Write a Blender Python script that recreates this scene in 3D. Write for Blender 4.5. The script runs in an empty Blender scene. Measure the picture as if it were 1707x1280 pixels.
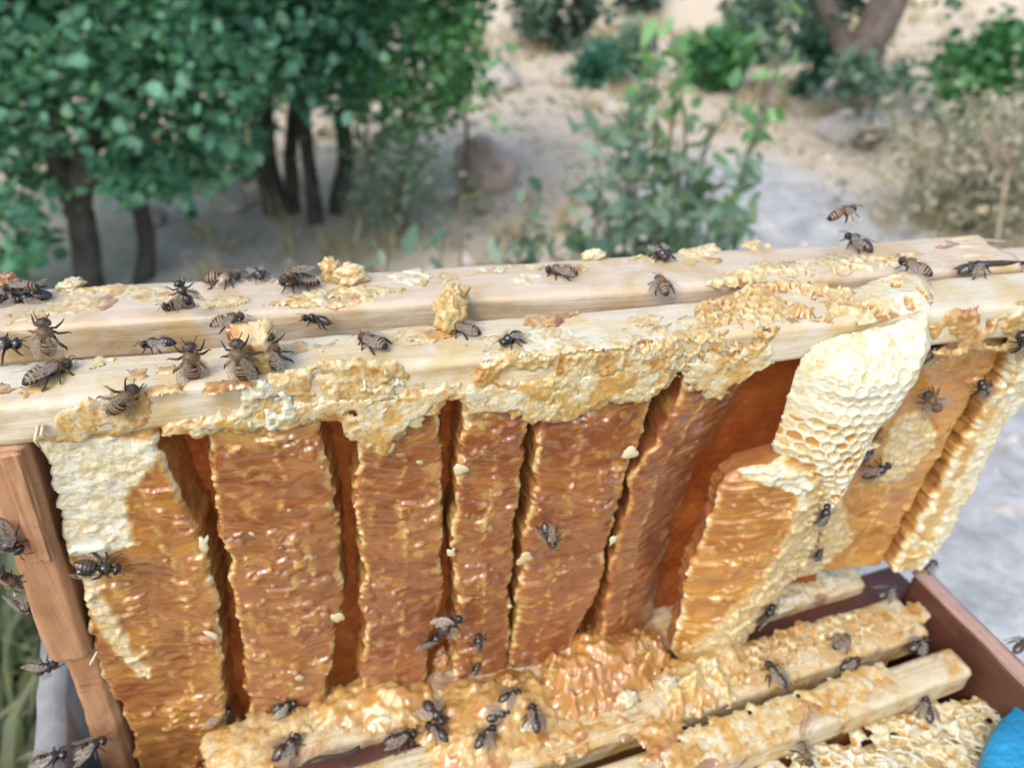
import bpy, math, random
import numpy as np
from mathutils import Vector, Matrix

# ------------------------------------------------------------------ camera, sky, sun, exposure
scene = bpy.context.scene
COL = scene.collection
FPX, CX, CY = 1242.0, 853.5, 640.0          # focal length and centre of the photograph in its own pixels
PITCH = math.radians(35.0)
CAM = np.array([0.0, 0.0, 1.0])
cam_data = bpy.data.cameras.new('camera')
cam = bpy.data.objects.new('camera', cam_data)
COL.objects.link(cam)
cam.location = CAM
cam.rotation_euler = (math.pi / 2 - PITCH, 0, 0)
cam_data.sensor_width = 36.0
cam_data.lens = 36.0 * FPX / 1707.0
cam_data.clip_start = 0.01
cam_data.clip_end = 2000.0
cam_data.dof.use_dof = True
cam_data.dof.focus_distance = 0.235
cam_data.dof.aperture_fstop = 9.5
scene.camera = cam

SUN_EL, SUN_AZ = math.radians(52), math.radians(212)      # azimuth clockwise from +Y: behind the camera, to the left
world = bpy.data.worlds.new('World')
scene.world = world
world.use_nodes = True
wn = world.node_tree.nodes
sky = wn.new('ShaderNodeTexSky')
sky.sky_type = 'NISHITA'
sky.sun_disc = False
sky.sun_elevation = SUN_EL
sky.sun_rotation = SUN_AZ
sky.dust_density = 3.5
sky.ozone_density = 1.5
wn['Background'].inputs['Strength'].default_value = 0.15
world.node_tree.links.new(sky.outputs[0], wn['Background'].inputs[0])
sun_data = bpy.data.lights.new('sun', 'SUN')
sun_data.energy = 0.55
sun_data.angle = math.radians(32)
sun_data.color = (1.0, 0.985, 0.96)
sun = bpy.data.objects.new('sun', sun_data)
COL.objects.link(sun)
sd = Vector((math.sin(SUN_AZ) * math.cos(SUN_EL), math.cos(SUN_AZ) * math.cos(SUN_EL), math.sin(SUN_EL)))
sun.rotation_euler = (-sd).to_track_quat('-Z', 'Y').to_euler()
sun.location = sd * 20
scene.view_settings.view_transform = 'Standard'
scene.view_settings.look = 'None'
scene.view_settings.exposure = 1.0
scene.view_settings.gamma = 1.0
scene.render.engine = 'CYCLES'
scene.cycles.use_denoising = True
scene.cycles.max_bounces = 8
scene.cycles.transparent_max_bounces = 12

# ------------------------------------------------------------------ helpers
rng = np.random.default_rng(7)

def ray(px, py):
    u, v = px - CX, py - CY
    d = np.array([u, FPX * math.cos(PITCH) - v * math.sin(PITCH), -(FPX * math.sin(PITCH) + v * math.cos(PITCH))])
    return d / np.linalg.norm(d)

def hash3(i, j, k):
    i = i.astype(np.int64); j = j.astype(np.int64); k = k.astype(np.int64)
    h = (i * 374761393 + j * 668265263 + k * 2147483647 + 1274126177) & 0xffffffff
    h = ((h ^ (h >> 13)) * 1274126177) & 0xffffffff
    h = (h ^ (h >> 16)) & 0xffffffff
    return h / 4294967295.0

def noise(x, y, seed=0, z=None):
    x = np.asarray(x, float); y = np.asarray(y, float)
    x, y = np.broadcast_arrays(x, y)
    if z is None: z = np.zeros_like(x)
    z = np.broadcast_to(z, x.shape) + seed * 17.31
    xi, yi, zi = np.floor(x), np.floor(y), np.floor(z)
    fx, fy, fz = x - xi, y - yi, z - zi
    fx, fy, fz = [t * t * (3 - 2 * t) for t in (fx, fy, fz)]
    r = 0
    for a in (0, 1):
        for b in (0, 1):
            for c in (0, 1):
                w = (fx if a else 1 - fx) * (fy if b else 1 - fy) * (fz if c else 1 - fz)
                r = r + w * hash3(xi + a, yi + b, zi + c)
    return r

def fbm(x, y, seed=0, oct=4, z=None):
    r, a, f, t = 0, 1.0, 1.0, 0
    for o in range(oct):
        r = r + a * noise(np.asarray(x) * f, np.asarray(y) * f, seed + o * 3, None if z is None else np.asarray(z) * f)
        t += a; a *= 0.5; f *= 2.03
    return r / t

def sstep(a, b, x):
    t = np.clip((x - a) / (b - a), 0, 1)
    return t * t * (3 - 2 * t)

def mesh_np(name, verts, faces, attrs=None, smooth=True, colors=None):
    """verts (N,3); faces (M,k) array or list of such arrays"""
    if not isinstance(faces, list): faces = [faces]
    faces = [np.asarray(f, np.int32) for f in faces if len(f)]
    me = bpy.data.meshes.new(name)
    nl = sum(f.size for f in faces); nf = sum(len(f) for f in faces)
    me.vertices.add(len(verts)); me.loops.add(nl); me.polygons.add(nf)
    me.vertices.foreach_set('co', np.asarray(verts, np.float32).ravel())
    me.loops.foreach_set('vertex_index', np.concatenate([f.ravel() for f in faces]))
    tot = np.concatenate([np.full(len(f), f.shape[1], np.int32) for f in faces])
    st = np.concatenate([[0], np.cumsum(tot)[:-1]]).astype(np.int32)
    me.polygons.foreach_set('loop_start', st)
    me.polygons.foreach_set('loop_total', tot)
    me.polygons.foreach_set('use_smooth', np.full(nf, smooth))
    me.update(calc_edges=True)
    me.validate()
    for k, v in (attrs or {}).items():
        at = me.attributes.new(k, 'FLOAT', 'POINT')
        at.data.foreach_set('value', np.asarray(v, np.float32).ravel())
    if colors is not None:
        at = me.attributes.new('col', 'FLOAT_COLOR', 'POINT')
        c = np.ones((len(verts), 4), np.float32); c[:, :3] = colors
        at.data.foreach_set('color', c.ravel())
    return me

def obj(name, me, mat=None, parent=None):
    o = bpy.data.objects.new(name, me)
    COL.objects.link(o)
    if mat is not None and me is not None and not me.materials: me.materials.append(mat)
    if parent is not None: o.parent = parent
    return o

def tag(o, label=None, cat=None, group=None, kind=None):
    if label: o['label'] = label
    if cat: o['category'] = cat
    if group: o['group'] = group
    if kind: o['kind'] = kind
    return o

def empty(name, loc=(0, 0, 0), rz=0):
    o = bpy.data.objects.new(name, None)
    COL.objects.link(o)
    o.location = loc; o.rotation_euler = (0, 0, rz)
    o.empty_display_size = 0.02
    return o

def grid_faces(nr, nc, wrap=False):
    r = np.arange(nr - 1)[:, None]; c = np.arange(nc if wrap else nc - 1)[None, :]
    c2 = (c + 1) % nc
    return np.stack([r * nc + c, r * nc + c2, (r + 1) * nc + c2, (r + 1) * nc + c], -1).reshape(-1, 4)

def join(parts):
    """parts: list of (verts, faces[, colors]) -> one"""
    V, F, n = [], {}, 0
    for p in parts:
        v, f = np.asarray(p[0]), np.asarray(p[1])
        F.setdefault(f.shape[1], []).append(f + n); V.append(v); n += len(v)
    return np.concatenate(V), [np.concatenate(x) for x in F.values()]

def tube(pts, rad, seg=8, caps=True, jitter=0, seed=0):
    pts = np.asarray(pts, float); rad = np.broadcast_to(np.asarray(rad, float), (len(pts),))
    t = np.gradient(pts, axis=0); t /= np.linalg.norm(t, axis=1)[:, None] + 1e-12
    ref = np.array([0.0, 0, 1]) if abs(t[0][2]) < 0.9 else np.array([1.0, 0, 0])
    rings = []
    n0 = np.cross(t[0], ref); n0 /= np.linalg.norm(n0)
    for i in range(len(pts)):
        n0 = n0 - t[i] * np.dot(n0, t[i]); n0 /= np.linalg.norm(n0) + 1e-12
        b = np.cross(t[i], n0)
        a = np.linspace(0, 2 * math.pi, seg, endpoint=False)
        rr = rad[i] * (1 + jitter * (noise(a * 2.0, np.full(seg, i * 0.7), seed) - 0.5)) if jitter else rad[i]
        rings.append(pts[i] + (np.cos(a)[:, None] * n0 + np.sin(a)[:, None] * b) * np.reshape(rr, (-1, 1)))
    v = np.concatenate(rings); f = [grid_faces(len(pts), seg, True)]
    if caps:
        v = np.concatenate([v, pts[:1], pts[-1:]]); n = len(v)
        i = np.arange(seg); L = (len(pts) - 1) * seg
        f.append(np.stack([(i + 1) % seg, i, np.full(seg, n - 2)], -1))
        f.append(np.stack([L + i, L + (i + 1) % seg, np.full(seg, n - 1)], -1))
    return v, f

def joinf(parts):
    V, F, n = [], {}, 0
    for v, fl in parts:
        if not isinstance(fl, list): fl = [fl]
        for f in fl:
            f = np.asarray(f)
            if len(f): F.setdefault(f.shape[1], []).append(f + n)
        V.append(np.asarray(v)); n += len(v)
    return np.concatenate(V), [np.concatenate(x) for x in F.values()]

# ------------------------------------------------------------------ materials
def new_mat(name):
    m = bpy.data.materials.new(name); m.use_nodes = True
    nt = m.node_tree
    return m, nt, nt.nodes['Principled BSDF']

def nd(nt, typ, **kw):
    n = nt.nodes.new(typ)
    for k, v in kw.items():
        if k.startswith('i_'): n.inputs[int(k[2:])].default_value = v
        else: setattr(n, k, v)
    return n

def mixc(nt, fac, a, b, mode='MIX'):
    n = nt.nodes.new('ShaderNodeMix'); n.data_type = 'RGBA'; n.blend_type = mode
    for sock, val in ((n.inputs[0], fac), (n.inputs[6], a), (n.inputs[7], b)):
        if isinstance(val, (float, int)): sock.default_value = val
        elif isinstance(val, tuple): sock.default_value = (*val, 1.0) if len(val) == 3 else val
        else: nt.links.new(val, sock)
    return n.outputs[2]

def math_n(nt, op, a, b=0.0, c=0.0):
    n = nt.nodes.new('ShaderNodeMath'); n.operation = op
    for s, v in zip(n.inputs, (a, b, c)):
        if isinstance(v, (float, int)): s.default_value = v
        else: nt.links.new(v, s)
    return n.outputs[0]

def maprange(nt, val, a, b, c=0.0, d=1.0):
    n = nt.nodes.new('ShaderNodeMapRange')
    nt.links.new(val, n.inputs[0])
    for i, v in enumerate((a, b, c, d)): n.inputs[1 + i].default_value = v
    return n.outputs[0]

def tex_noise(nt, scale, detail=4, rough=0.55, vec=None, dist=0.0):
    n = nd(nt, 'ShaderNodeTexNoise')
    n.inputs['Scale'].default_value = scale; n.inputs['Detail'].default_value = detail
    n.inputs['Roughness'].default_value = rough; n.inputs['Distortion'].default_value = dist
    if vec is not None: nt.links.new(vec, n.inputs['Vector'])
    return n.outputs[0]

def obj_vec(nt, scale=(1, 1, 1)):
    tc = nt.nodes.new('ShaderNodeTexCoord'); mp = nt.nodes.new('ShaderNodeMapping')
    mp.inputs['Scale'].default_value = scale
    nt.links.new(tc.outputs['Object'], mp.inputs[0])
    return mp.outputs[0]

def bump(nt, bsdf, height, strength=0.5, dist=0.001):
    b = nt.nodes.new('ShaderNodeBump')
    b.inputs['Strength'].default_value = strength; b.inputs['Distance'].default_value = dist
    nt.links.new(height, b.inputs['Height']); nt.links.new(b.outputs[0], bsdf.inputs['Normal'])
    return b

def comb_material():
    m, nt, b = new_mat('honey_and_wax')
    def attr(n):
        a = nt.nodes.new('ShaderNodeAttribute'); a.attribute_name = n; return a.outputs['Fac']
    wax, pale = attr('wax'), attr('pale')
    v = obj_vec(nt)
    n1 = tex_noise(nt, 90, 5, 0.6, v); n2 = tex_noise(nt, 420, 3, 0.6, v); n3 = tex_noise(nt, 1500, 2, 0.5, v)
    hon = mixc(nt, pale, (0.30, 0.112, 0.045), (0.56, 0.29, 0.065))
    hon = mixc(nt, maprange(nt, n1, 0.40, 0.7, 0, 0.8), hon, mixc(nt, 1.0, hon, (0.68, 0.55, 0.45), 'MULTIPLY'))
    wx = mixc(nt, pale, (0.52, 0.37, 0.105), (0.66, 0.655, 0.51))
    wx = mixc(nt, maprange(nt, n1, 0.45, 0.72, 0, 0.75), wx, mixc(nt, 1.0, wx, (0.95, 0.80, 0.48), 'MULTIPLY'))
    wf = math_n(nt, 'MULTIPLY', wax, maprange(nt, n2, 0.3, 0.7, 0.6, 1.35))
    nt.links.new(wf, (cl := nt.nodes.new('ShaderNodeClamp')).inputs[0])
    wf = cl.outputs[0]
    soaked = mixc(nt, pale, (0.48, 0.27, 0.075), (0.60, 0.41, 0.14))      # wax soaked with honey
    col = mixc(nt, maprange(nt, wf, 0.5, 0.95), mixc(nt, maprange(nt, wf, 0.08, 0.55), hon, soaked), wx)
    nt.links.new(col, b.inputs['Base Color'])
    nt.links.new(maprange(nt, wf, 0.2, 1.0, 0.07, 0.40), b.inputs['Roughness'])
    b.inputs['IOR'].default_value = 1.55
    nt.links.new(maprange(nt, wf, 0.1, 0.8, 1.0, 0.2), b.inputs['Coat Weight'])
    b.inputs['Coat Roughness'].default_value = 0.06
    nt.links.new(maprange(nt, wf, 0.2, 0.8, 0.7, 0.3), b.inputs['Subsurface Weight'])
    b.inputs['Subsurface Radius'].default_value = (1.0, 0.55, 0.2)
    b.inputs['Subsurface Scale'].default_value = 0.007
    h = math_n(nt, 'ADD', n2, math_n(nt, 'MULTIPLY', n3, 0.4))
    bm = bump(nt, b, h, 0.5, 0.0011)
    nt.links.new(maprange(nt, wf, 0.1, 0.7, 0.08, 0.6), bm.inputs['Strength'])
    return m

def honey_sheet_material():
    m, nt, b = new_mat('clear_honey')
    v = obj_vec(nt)
    n1 = tex_noise(nt, 60, 5, 0.6, v); n2 = tex_noise(nt, 300, 3, 0.6, v)
    col = mixc(nt, maprange(nt, n1, 0.35, 0.7), (0.20, 0.045, 0.016), (0.33, 0.085, 0.026))
    nt.links.new(col, b.inputs['Base Color'])
    b.inputs['Roughness'].default_value = 0.22
    bump(nt, b, n2, 0.4, 0.001)
    tr = nt.nodes.new('ShaderNodeBsdfTranslucent')
    nt.links.new(mixc(nt, maprange(nt, n1, 0.4, 0.65), (0.70, 0.13, 0.02), (0.90, 0.26, 0.035)), tr.inputs[0])
    mx = nt.nodes.new('ShaderNodeMixShader'); mx.inputs[0].default_value = 0.34
    nt.links.new(b.outputs[0], mx.inputs[1]); nt.links.new(tr.outputs[0], mx.inputs[2])
    nt.links.new(mx.outputs[0], nt.nodes['Material Output'].inputs[0])
    return m

def wood_material(name, pale, stain, dark, stain_amt=0.5, grain=(14, 420, 420), rough=0.55):
    m, nt, b = new_mat(name)
    vg = obj_vec(nt, grain); v = obj_vec(nt)
    g = tex_noise(nt, 1.0, 6, 0.65, vg, 0.6)
    col = mixc(nt, maprange(nt, g, 0.42, 0.72, 0, 0.55), pale, tuple(c * k for c, k in zip(pale, (0.82, 0.7, 0.5))))
    s1 = tex_noise(nt, 42, 6, 0.62, v, 0.4)
    col = mixc(nt, maprange(nt, s1, 0.62 - 0.2 * stain_amt, 0.74 - 0.1 * stain_amt, 0, 0.85), col, stain)
    vs = obj_vec(nt, (22, 260, 260))
    s2 = tex_noise(nt, 1.0, 5, 0.7, vs, 1.2)
    col = mixc(nt, maprange(nt, s2, 0.61, 0.72, 0, 0.75), col, dark)
    nt.links.new(col, b.inputs['Base Color'])
    nt.links.new(maprange(nt, s1, 0.4, 0.65, rough, rough * 0.55), b.inputs['Roughness'])
    h = math_n(nt, 'ADD', math_n(nt, 'MULTIPLY', g, 1.0), math_n(nt, 'MULTIPLY', tex_noise(nt, 260, 4, 0.6, v), 0.7))
    bump(nt, b, h, 0.45, 0.0012)
    return m

def mottled_wood(name):
    m, nt, b = new_mat(name)
    v = obj_vec(nt); vg = obj_vec(nt, (14, 420, 420))
    g = tex_noise(nt, 1.0, 6, 0.65, vg, 0.6)
    n1 = tex_noise(nt, 45, 6, 0.65, v, 0.8); n2 = tex_noise(nt, 120, 5, 0.65, v, 0.5); n3 = tex_noise(nt, 28, 6, 0.7, v, 1.5)
    c = mixc(nt, maprange(nt, g, 0.42, 0.72, 0, 0.6), (0.60, 0.53, 0.34), (0.46, 0.35, 0.18))
    c = mixc(nt, maprange(nt, n1, 0.44, 0.56, 0, 0.85), c, (0.50, 0.29, 0.075))
    c = mixc(nt, maprange(nt, n2, 0.52, 0.62, 0, 0.8), c, (0.62, 0.55, 0.38))
    c = mixc(nt, maprange(nt, n3, 0.54, 0.63, 0, 0.8), c, (0.24, 0.10, 0.055))
    nt.links.new(c, b.inputs['Base Color'])
    nt.links.new(maprange(nt, n1, 0.4, 0.62, 0.55, 0.2), b.inputs['Roughness'])
    bump(nt, b, math_n(nt, 'ADD', math_n(nt, 'MULTIPLY', n2, 1.2), g), 0.6, 0.0018)
    return m

def plain_material(name, base, rough=0.6, var=0.25, scale=60, bumpd=0.001, spec=0.5, alt=None):
    m, nt, b = new_mat(name)
    v = obj_vec(nt)
    n1 = tex_noise(nt, scale, 6, 0.62, v)
    lo = tuple(c * (1 - var) for c in base); hi = alt if alt else tuple(min(1, c * (1 + var)) for c in base)
    nt.links.new(mixc(nt, maprange(nt, n1, 0.35, 0.68), lo, hi), b.inputs['Base Color'])
    b.inputs['Roughness'].default_value = rough
    b.inputs['Specular IOR Level'].default_value = spec
    bump(nt, b, tex_noise(nt, scale * 5, 4, 0.6, v), 0.5, bumpd)
    return m

def leaf_material(name, c1, c2, scale=9, trans=0.4):
    m, nt, b = new_mat(name)
    at = nt.nodes.new('ShaderNodeAttribute'); at.attribute_name = 'tone'
    col = mixc(nt, at.outputs['Fac'], c1, c2)
    nv = tex_noise(nt, 30, 2, 0.5, obj_vec(nt))
    col = mixc(nt, maprange(nt, nv, 0.52, 0.66, 0, 0.55), col, mixc(nt, 1.0, col, (1.7, 1.25, 0.75, 1), 'MULTIPLY'))
    nt.links.new(col, b.inputs['Base Color'])
    b.inputs['Roughness'].default_value = 0.42
    tr = nt.nodes.new('ShaderNodeBsdfTranslucent')
    nt.links.new(mixc(nt, 1.0, col, (1.2, 1.3, 0.7, 1), 'MULTIPLY'), tr.inputs[0])
    mx = nt.nodes.new('ShaderNodeMixShader'); mx.inputs[0].default_value = trans
    nt.links.new(b.outputs[0], mx.inputs[1]); nt.links.new(tr.outputs[0], mx.inputs[2])
    nt.links.new(mx.outputs[0], nt.nodes['Material Output'].inputs[0])
    return m

def col_material(name, rough=0.5, spec=0.5, coat=0.0):
    m, nt, b = new_mat(name)
    at = nt.nodes.new('ShaderNodeAttribute'); at.attribute_name = 'col'
    v = obj_vec(nt)
    n = tex_noise(nt, 1400, 3, 0.6, v)
    nt.links.new(mixc(nt, maprange(nt, n, 0.3, 0.7, 0, 0.6), at.outputs['Color'], mixc(nt, 1.0, at.outputs['Color'], (0.45, 0.42, 0.4), 'MULTIPLY')), b.inputs['Base Color'])
    b.inputs['Roughness'].default_value = rough
    b.inputs['Coat Weight'].default_value = coat; b.inputs['Coat Roughness'].default_value = 0.08
    bump(nt, b, n, 0.5, 0.0003)
    return m

def wing_material():
    m, nt, b = new_mat('bee_wing')
    b.inputs['Base Color'].default_value = (0.30, 0.25, 0.19, 1); b.inputs['Roughness'].default_value = 0.22
    vo = nt.nodes.new('ShaderNodeTexVoronoi'); vo.feature = 'DISTANCE_TO_EDGE'; vo.inputs['Scale'].default_value = 700
    nt.links.new(obj_vec(nt, (0.55, 1, 1)), vo.inputs['Vector'])
    tp = nt.nodes.new('ShaderNodeBsdfTransparent')
    mx = nt.nodes.new('ShaderNodeMixShader')
    nt.links.new(maprange(nt, vo.outputs['Distance'], 0.02, 0.08, 0.85, 0.34), mx.inputs[0])
    nt.links.new(tp.outputs[0], mx.inputs[1]); nt.links.new(b.outputs[0], mx.inputs[2])
    nt.links.new(mx.outputs[0], nt.nodes['Material Output'].inputs[0])
    return m

M = dict(
    comb=comb_material(), sheet=honey_sheet_material(),
    bar=wood_material('pale_pine', (0.62, 0.565, 0.43), (0.54, 0.38, 0.13), (0.30, 0.15, 0.05), 0.85),
    bar2=wood_material('peach_pine', (0.57, 0.49, 0.37), (0.47, 0.32, 0.13), (0.40, 0.21, 0.09), 0.8),
    lowbar=mottled_wood('hive_pine'),
    brown=wood_material('propolis_stained_wood', (0.44, 0.24, 0.125), (0.32, 0.15, 0.07), (0.11, 0.055, 0.03), 0.75, (300, 300, 14), 0.6),
    boxw=wood_material('red_brown_paint', (0.085, 0.030, 0.018), (0.06, 0.022, 0.014), (0.03, 0.014, 0.01), 0.5, (420, 14, 420), 0.5),
    rim=wood_material('rim_paint', (0.42, 0.28, 0.23), (0.33, 0.19, 0.15), (0.2, 0.1, 0.07), 0.5, (420, 14, 420), 0.5),
    grey=plain_material('weathered_grey_board', (0.20, 0.205, 0.20), 0.8, 0.45, 30),
    blue=plain_material('blue_plastic', (0.02, 0.27, 0.50), 0.4, 0.15, 40, 0.004),
    bee=col_material('bee_body', 0.5), beewet=col_material('wet_bee_body', 0.25, 0.6, 0.6),
    leg=plain_material('bee_leg', (0.035, 0.024, 0.016), 0.4, 0.3, 900, 0.0001),
    eye=plain_material('bee_eye', (0.012, 0.01, 0.012), 0.15, 0.2, 900, 0.00005),
    hair=plain_material('bee_hair', (0.30, 0.20, 0.10), 0.7, 0.3, 600, 0.0001),
    wing=wing_material(),
    bark=plain_material('bark', (0.075, 0.066, 0.058), 0.9, 0.45, 25, 0.01),
    bark2=plain_material('grey_bark', (0.17, 0.135, 0.115), 0.9, 0.35, 20, 0.01),
    twig=plain_material('dry_twig', (0.36, 0.29, 0.2), 0.8, 0.25, 40, 0.001),
    darktwig=plain_material('dark_twig', (0.045, 0.03, 0.02), 0.8, 0.25, 300, 0.0003),
    rock=plain_material('brown_rock', (0.46, 0.36, 0.29), 0.9, 0.35, 9, 0.02),
    rockp=plain_material('pale_rock', (0.50, 0.46, 0.41), 0.9, 0.25, 9, 0.02),
    leaf1=leaf_material('tree_leaf', (0.035, 0.13, 0.085), (0.17, 0.41, 0.29)),
    leaf2=leaf_material('bright_tree_leaf', (0.03, 0.13, 0.05), (0.15, 0.38, 0.16)),
    leafo=leaf_material('grey_green_leaf', (0.085, 0.17, 0.125), (0.28, 0.40, 0.31)),
    leafy=leaf_material('young_leaf', (0.09, 0.24, 0.10), (0.24, 0.46, 0.20)),
    leafd=leaf_material('dark_bush_leaf', (0.045, 0.10, 0.08), (0.13, 0.22, 0.16)),
    leaft=leaf_material('teal_bush_leaf', (0.035, 0.14, 0.10), (0.09, 0.28, 0.19)),
    leafdry=leaf_material('dry_leaf', (0.22, 0.22, 0.17), (0.50, 0.48, 0.40)),
    weed=leaf_material('weed_blade', (0.10, 0.15, 0.10), (0.36, 0.39, 0.27)),
    drygrass=leaf_material('dry_grass', (0.30, 0.25, 0.16), (0.58, 0.52, 0.36)),
)

# ------------------------------------------------------------------ terrain
def th(x, y):
    x = np.asarray(x, float); y = np.asarray(y, float)
    z = 0.10 * (fbm(x * 0.7 + 5, y * 0.7 + 3, 11, 4) - 0.5) * sstep(0.6, 2.5, np.hypot(x, y))
    z = z + 0.9 * (fbm(x * 0.12, y * 0.12, 12, 3) - 0.5) * sstep(5, 14, y)
    hill = np.clip(y + 0.25 * np.abs(x - 0.6) - 6.0, 0, None)
    z = z + 0.30 * hill * np.exp(-hill / 130.0)
    z = z + 0.35 * sstep(1.6, 4.5, x) * sstep(1.5, 4.0, y)        # bank on the right
    return z

def at(px, py, Y):
    d = ray(px, py)
    return CAM + d * (Y / d[1])

def G(px, py):
    d = ray(px, py); t = 0.3
    for _ in range(4000):
        p = CAM + d * t
        h = p[2] - float(th(p[0], p[1]))
        if h < 0.002: return p
        t += max(0.002, h * 0.4)
        if t > 400: break
    return p

s = np.linspace(-1, 1, 301); gx = np.sign(s) * (4 * np.abs(s) + 296 * np.abs(s) ** 6)
t = np.linspace(0, 1, 321); gy = -4 + 12 * t + 292 * t ** 6
GX, GY = np.meshgrid(gx, gy)
GZ = th(GX, GY)
gz1 = np.exp(-(((GX - 0.85) / 0.62) ** 2 + ((GY - 2.3) / 1.0) ** 2)) + np.exp(-(((GX - 0.9) / 0.8) ** 2 + ((GY - 0.8) / 0.9) ** 2))
gmask = sstep(0.35, 0.75, gz1 + 0.5 * (fbm(GX * 2.5, GY * 2.5, 21, 4) - 0.5))
leaflit = sstep(0.35, 0.8, np.exp(-(((GX + 1.2) / 1.1) ** 2 + ((GY - 1.8) / 1.0) ** 2)) + 0.5 * (fbm(GX * 3, GY * 3, 22, 4) - 0.5))
me = mesh_np('ground', np.stack([GX, GY, GZ], -1).reshape(-1, 3), grid_faces(*GX.shape), {'ash': gmask.ravel(), 'litter': leaflit.ravel()})
def ground_material():
    m, nt, b = new_mat('dry_ground')
    def attr(n):
        a = nt.nodes.new('ShaderNodeAttribute'); a.attribute_name = n; return a.outputs['Fac']
    v = obj_vec(nt)
    n1 = tex_noise(nt, 1.6, 7, 0.65, v, 0.5); n2 = tex_noise(nt, 9, 7, 0.7, v, 0.6); n3 = tex_noise(nt, 60, 5, 0.65, v)
    c = mixc(nt, maprange(nt, n1, 0.35, 0.68), (0.70, 0.60, 0.45), (0.60, 0.50, 0.37))
    c = mixc(nt, maprange(nt, n2, 0.5, 0.72, 0, 0.75), c, (0.76, 0.68, 0.53))
    c = mixc(nt, maprange(nt, n2, 0.44, 0.30, 0, 0.45), c, (0.38, 0.33, 0.26))
    ash = mixc(nt, maprange(nt, n2, 0.38, 0.66), (0.34, 0.35, 0.35), (0.66, 0.67, 0.66))
    c = mixc(nt, attr('ash'), c, ash)
    lit = mixc(nt, maprange(nt, n2, 0.38, 0.62), (0.42, 0.40, 0.33), (0.62, 0.58, 0.50))
    c = mixc(nt, attr('litter'), c, lit)
    c = mixc(nt, maprange(nt, n3, 0.5, 0.75, 0, 0.3), c, (0.26, 0.23, 0.18))
    nt.links.new(c, b.inputs['Base Color']); b.inputs['Roughness'].default_value = 0.95
    bump(nt, b, math_n(nt, 'ADD', n3, n2), 0.7, 0.03)
    return m
tag(obj('ground', me, ground_material()), kind='structure')

# ------------------------------------------------------------------ plants
def leaves(points, size, seed, normals=None, tone=None, long=1.0, up=0.5):
    """one folded six-point leaf at every point -> verts, faces, tone"""
    r = np.random.default_rng(seed); n = len(points)
    if normals is None: normals = r.normal(size=(n, 3)); normals[:, 2] = np.abs(normals[:, 2]) + up
    normals = normals / np.linalg.norm(normals, axis=1)[:, None]
    d = r.normal(size=(n, 3)); d[:, 2] -= 0.35
    d -= normals * (d * normals).sum(1)[:, None]; d /= np.linalg.norm(d, axis=1)[:, None] + 1e-9
    w = np.cross(normals, d)
    L = size * r.uniform(0.45, 1.3, n); W = L * 0.42 / long
    prof = [(0, 0, 0), (0.28, -1, 0.16), (0.68, -0.72, 0.12), (1, 0, -0.04), (0.68, 0.72, 0.12), (0.28, 1, 0.16)]
    V = np.stack([points + d * (L * a)[:, None] + w * (W * b)[:, None] + normals * (W * c)[:, None] for a, b, c in prof], 1)
    i = np.arange(n)[:, None] * 6
    F = np.concatenate([i + [0, 1, 2, 3], i + [0, 3, 4, 5]])
    if tone is None: tone = r.uniform(0, 1, n)
    return V.reshape(-1, 3), F, np.repeat(tone, 6)

def in_poly(poly, x, y):
    poly = np.asarray(poly, float); r = np.zeros(np.shape(x), bool)
    for (x1, y1), (x2, y2) in zip(poly, np.roll(poly, -1, 0)):
        c = (y1 > y) != (y2 > y)
        r ^= c & (x < (x2 - x1) * (y - y1) / (y2 - y1 + 1e-12) + x1)
    return r

def crown_from(poly, Y0, Y1, nclump, nleaf, size, seed, rad=0.12, flat=0.7, long=1.0):
    """clumps of leaves spread through the crown's volume"""
    r = np.random.default_rng(seed); poly = np.asarray(poly, float)
    lo, hi = poly.min(0), poly.max(0)
    P, T = [], []
    k = 0
    while k < nclump:
        x, y = r.uniform(lo, hi)
        if not in_poly(poly, np.array([x]), np.array([y]))[0]: continue
        k += 1
        c = at(x, y, r.uniform(Y0, Y1))
        m = r.integers(int(nleaf * 0.5), int(nleaf * 1.5))
        q = r.normal(size=(m, 3)) * rad * r.uniform(0.6, 1.25) * np.array([1, 1, flat]) * 0.6
        P.append(c + q); T.append(np.clip(r.uniform(0.08, 0.9) + r.normal(0, 0.2, m), 0, 1))
    return leaves(np.concatenate(P), size, seed + 1, None, np.concatenate(T), long)

def plant(name, label, cat, base, group=None):
    e = empty(name, base); tag(e, label, cat, group); e['_b'] = 0; del e['_b']
    return e

def child(name, vf, mat, root, attrs=None, kind=None, smooth=True):
    v, f = vf[0] - np.array(root.location), vf[1]
    o = obj(name, mesh_np(name, v, f, attrs, smooth), mat, root)
    if kind: o['kind'] = kind
    return o

def limb(p0, p1, r0, r1, seed, bend=0.08, n=9):
    r = np.random.default_rng(seed); p0, p1 = np.asarray(p0), np.asarray(p1)
    s = np.linspace(0, 1, n)[:, None]; L = np.linalg.norm(p1 - p0)
    off = r.normal(size=3) * bend * L; off2 = r.normal(size=3) * bend * L * 0.5
    pts = p0 + (p1 - p0) * s + off * np.sin(np.pi * s) + off2 * np.sin(2 * np.pi * s)
    return tube(pts, np.linspace(r0, r1, n), 9, True, 0.35, seed)

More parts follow.
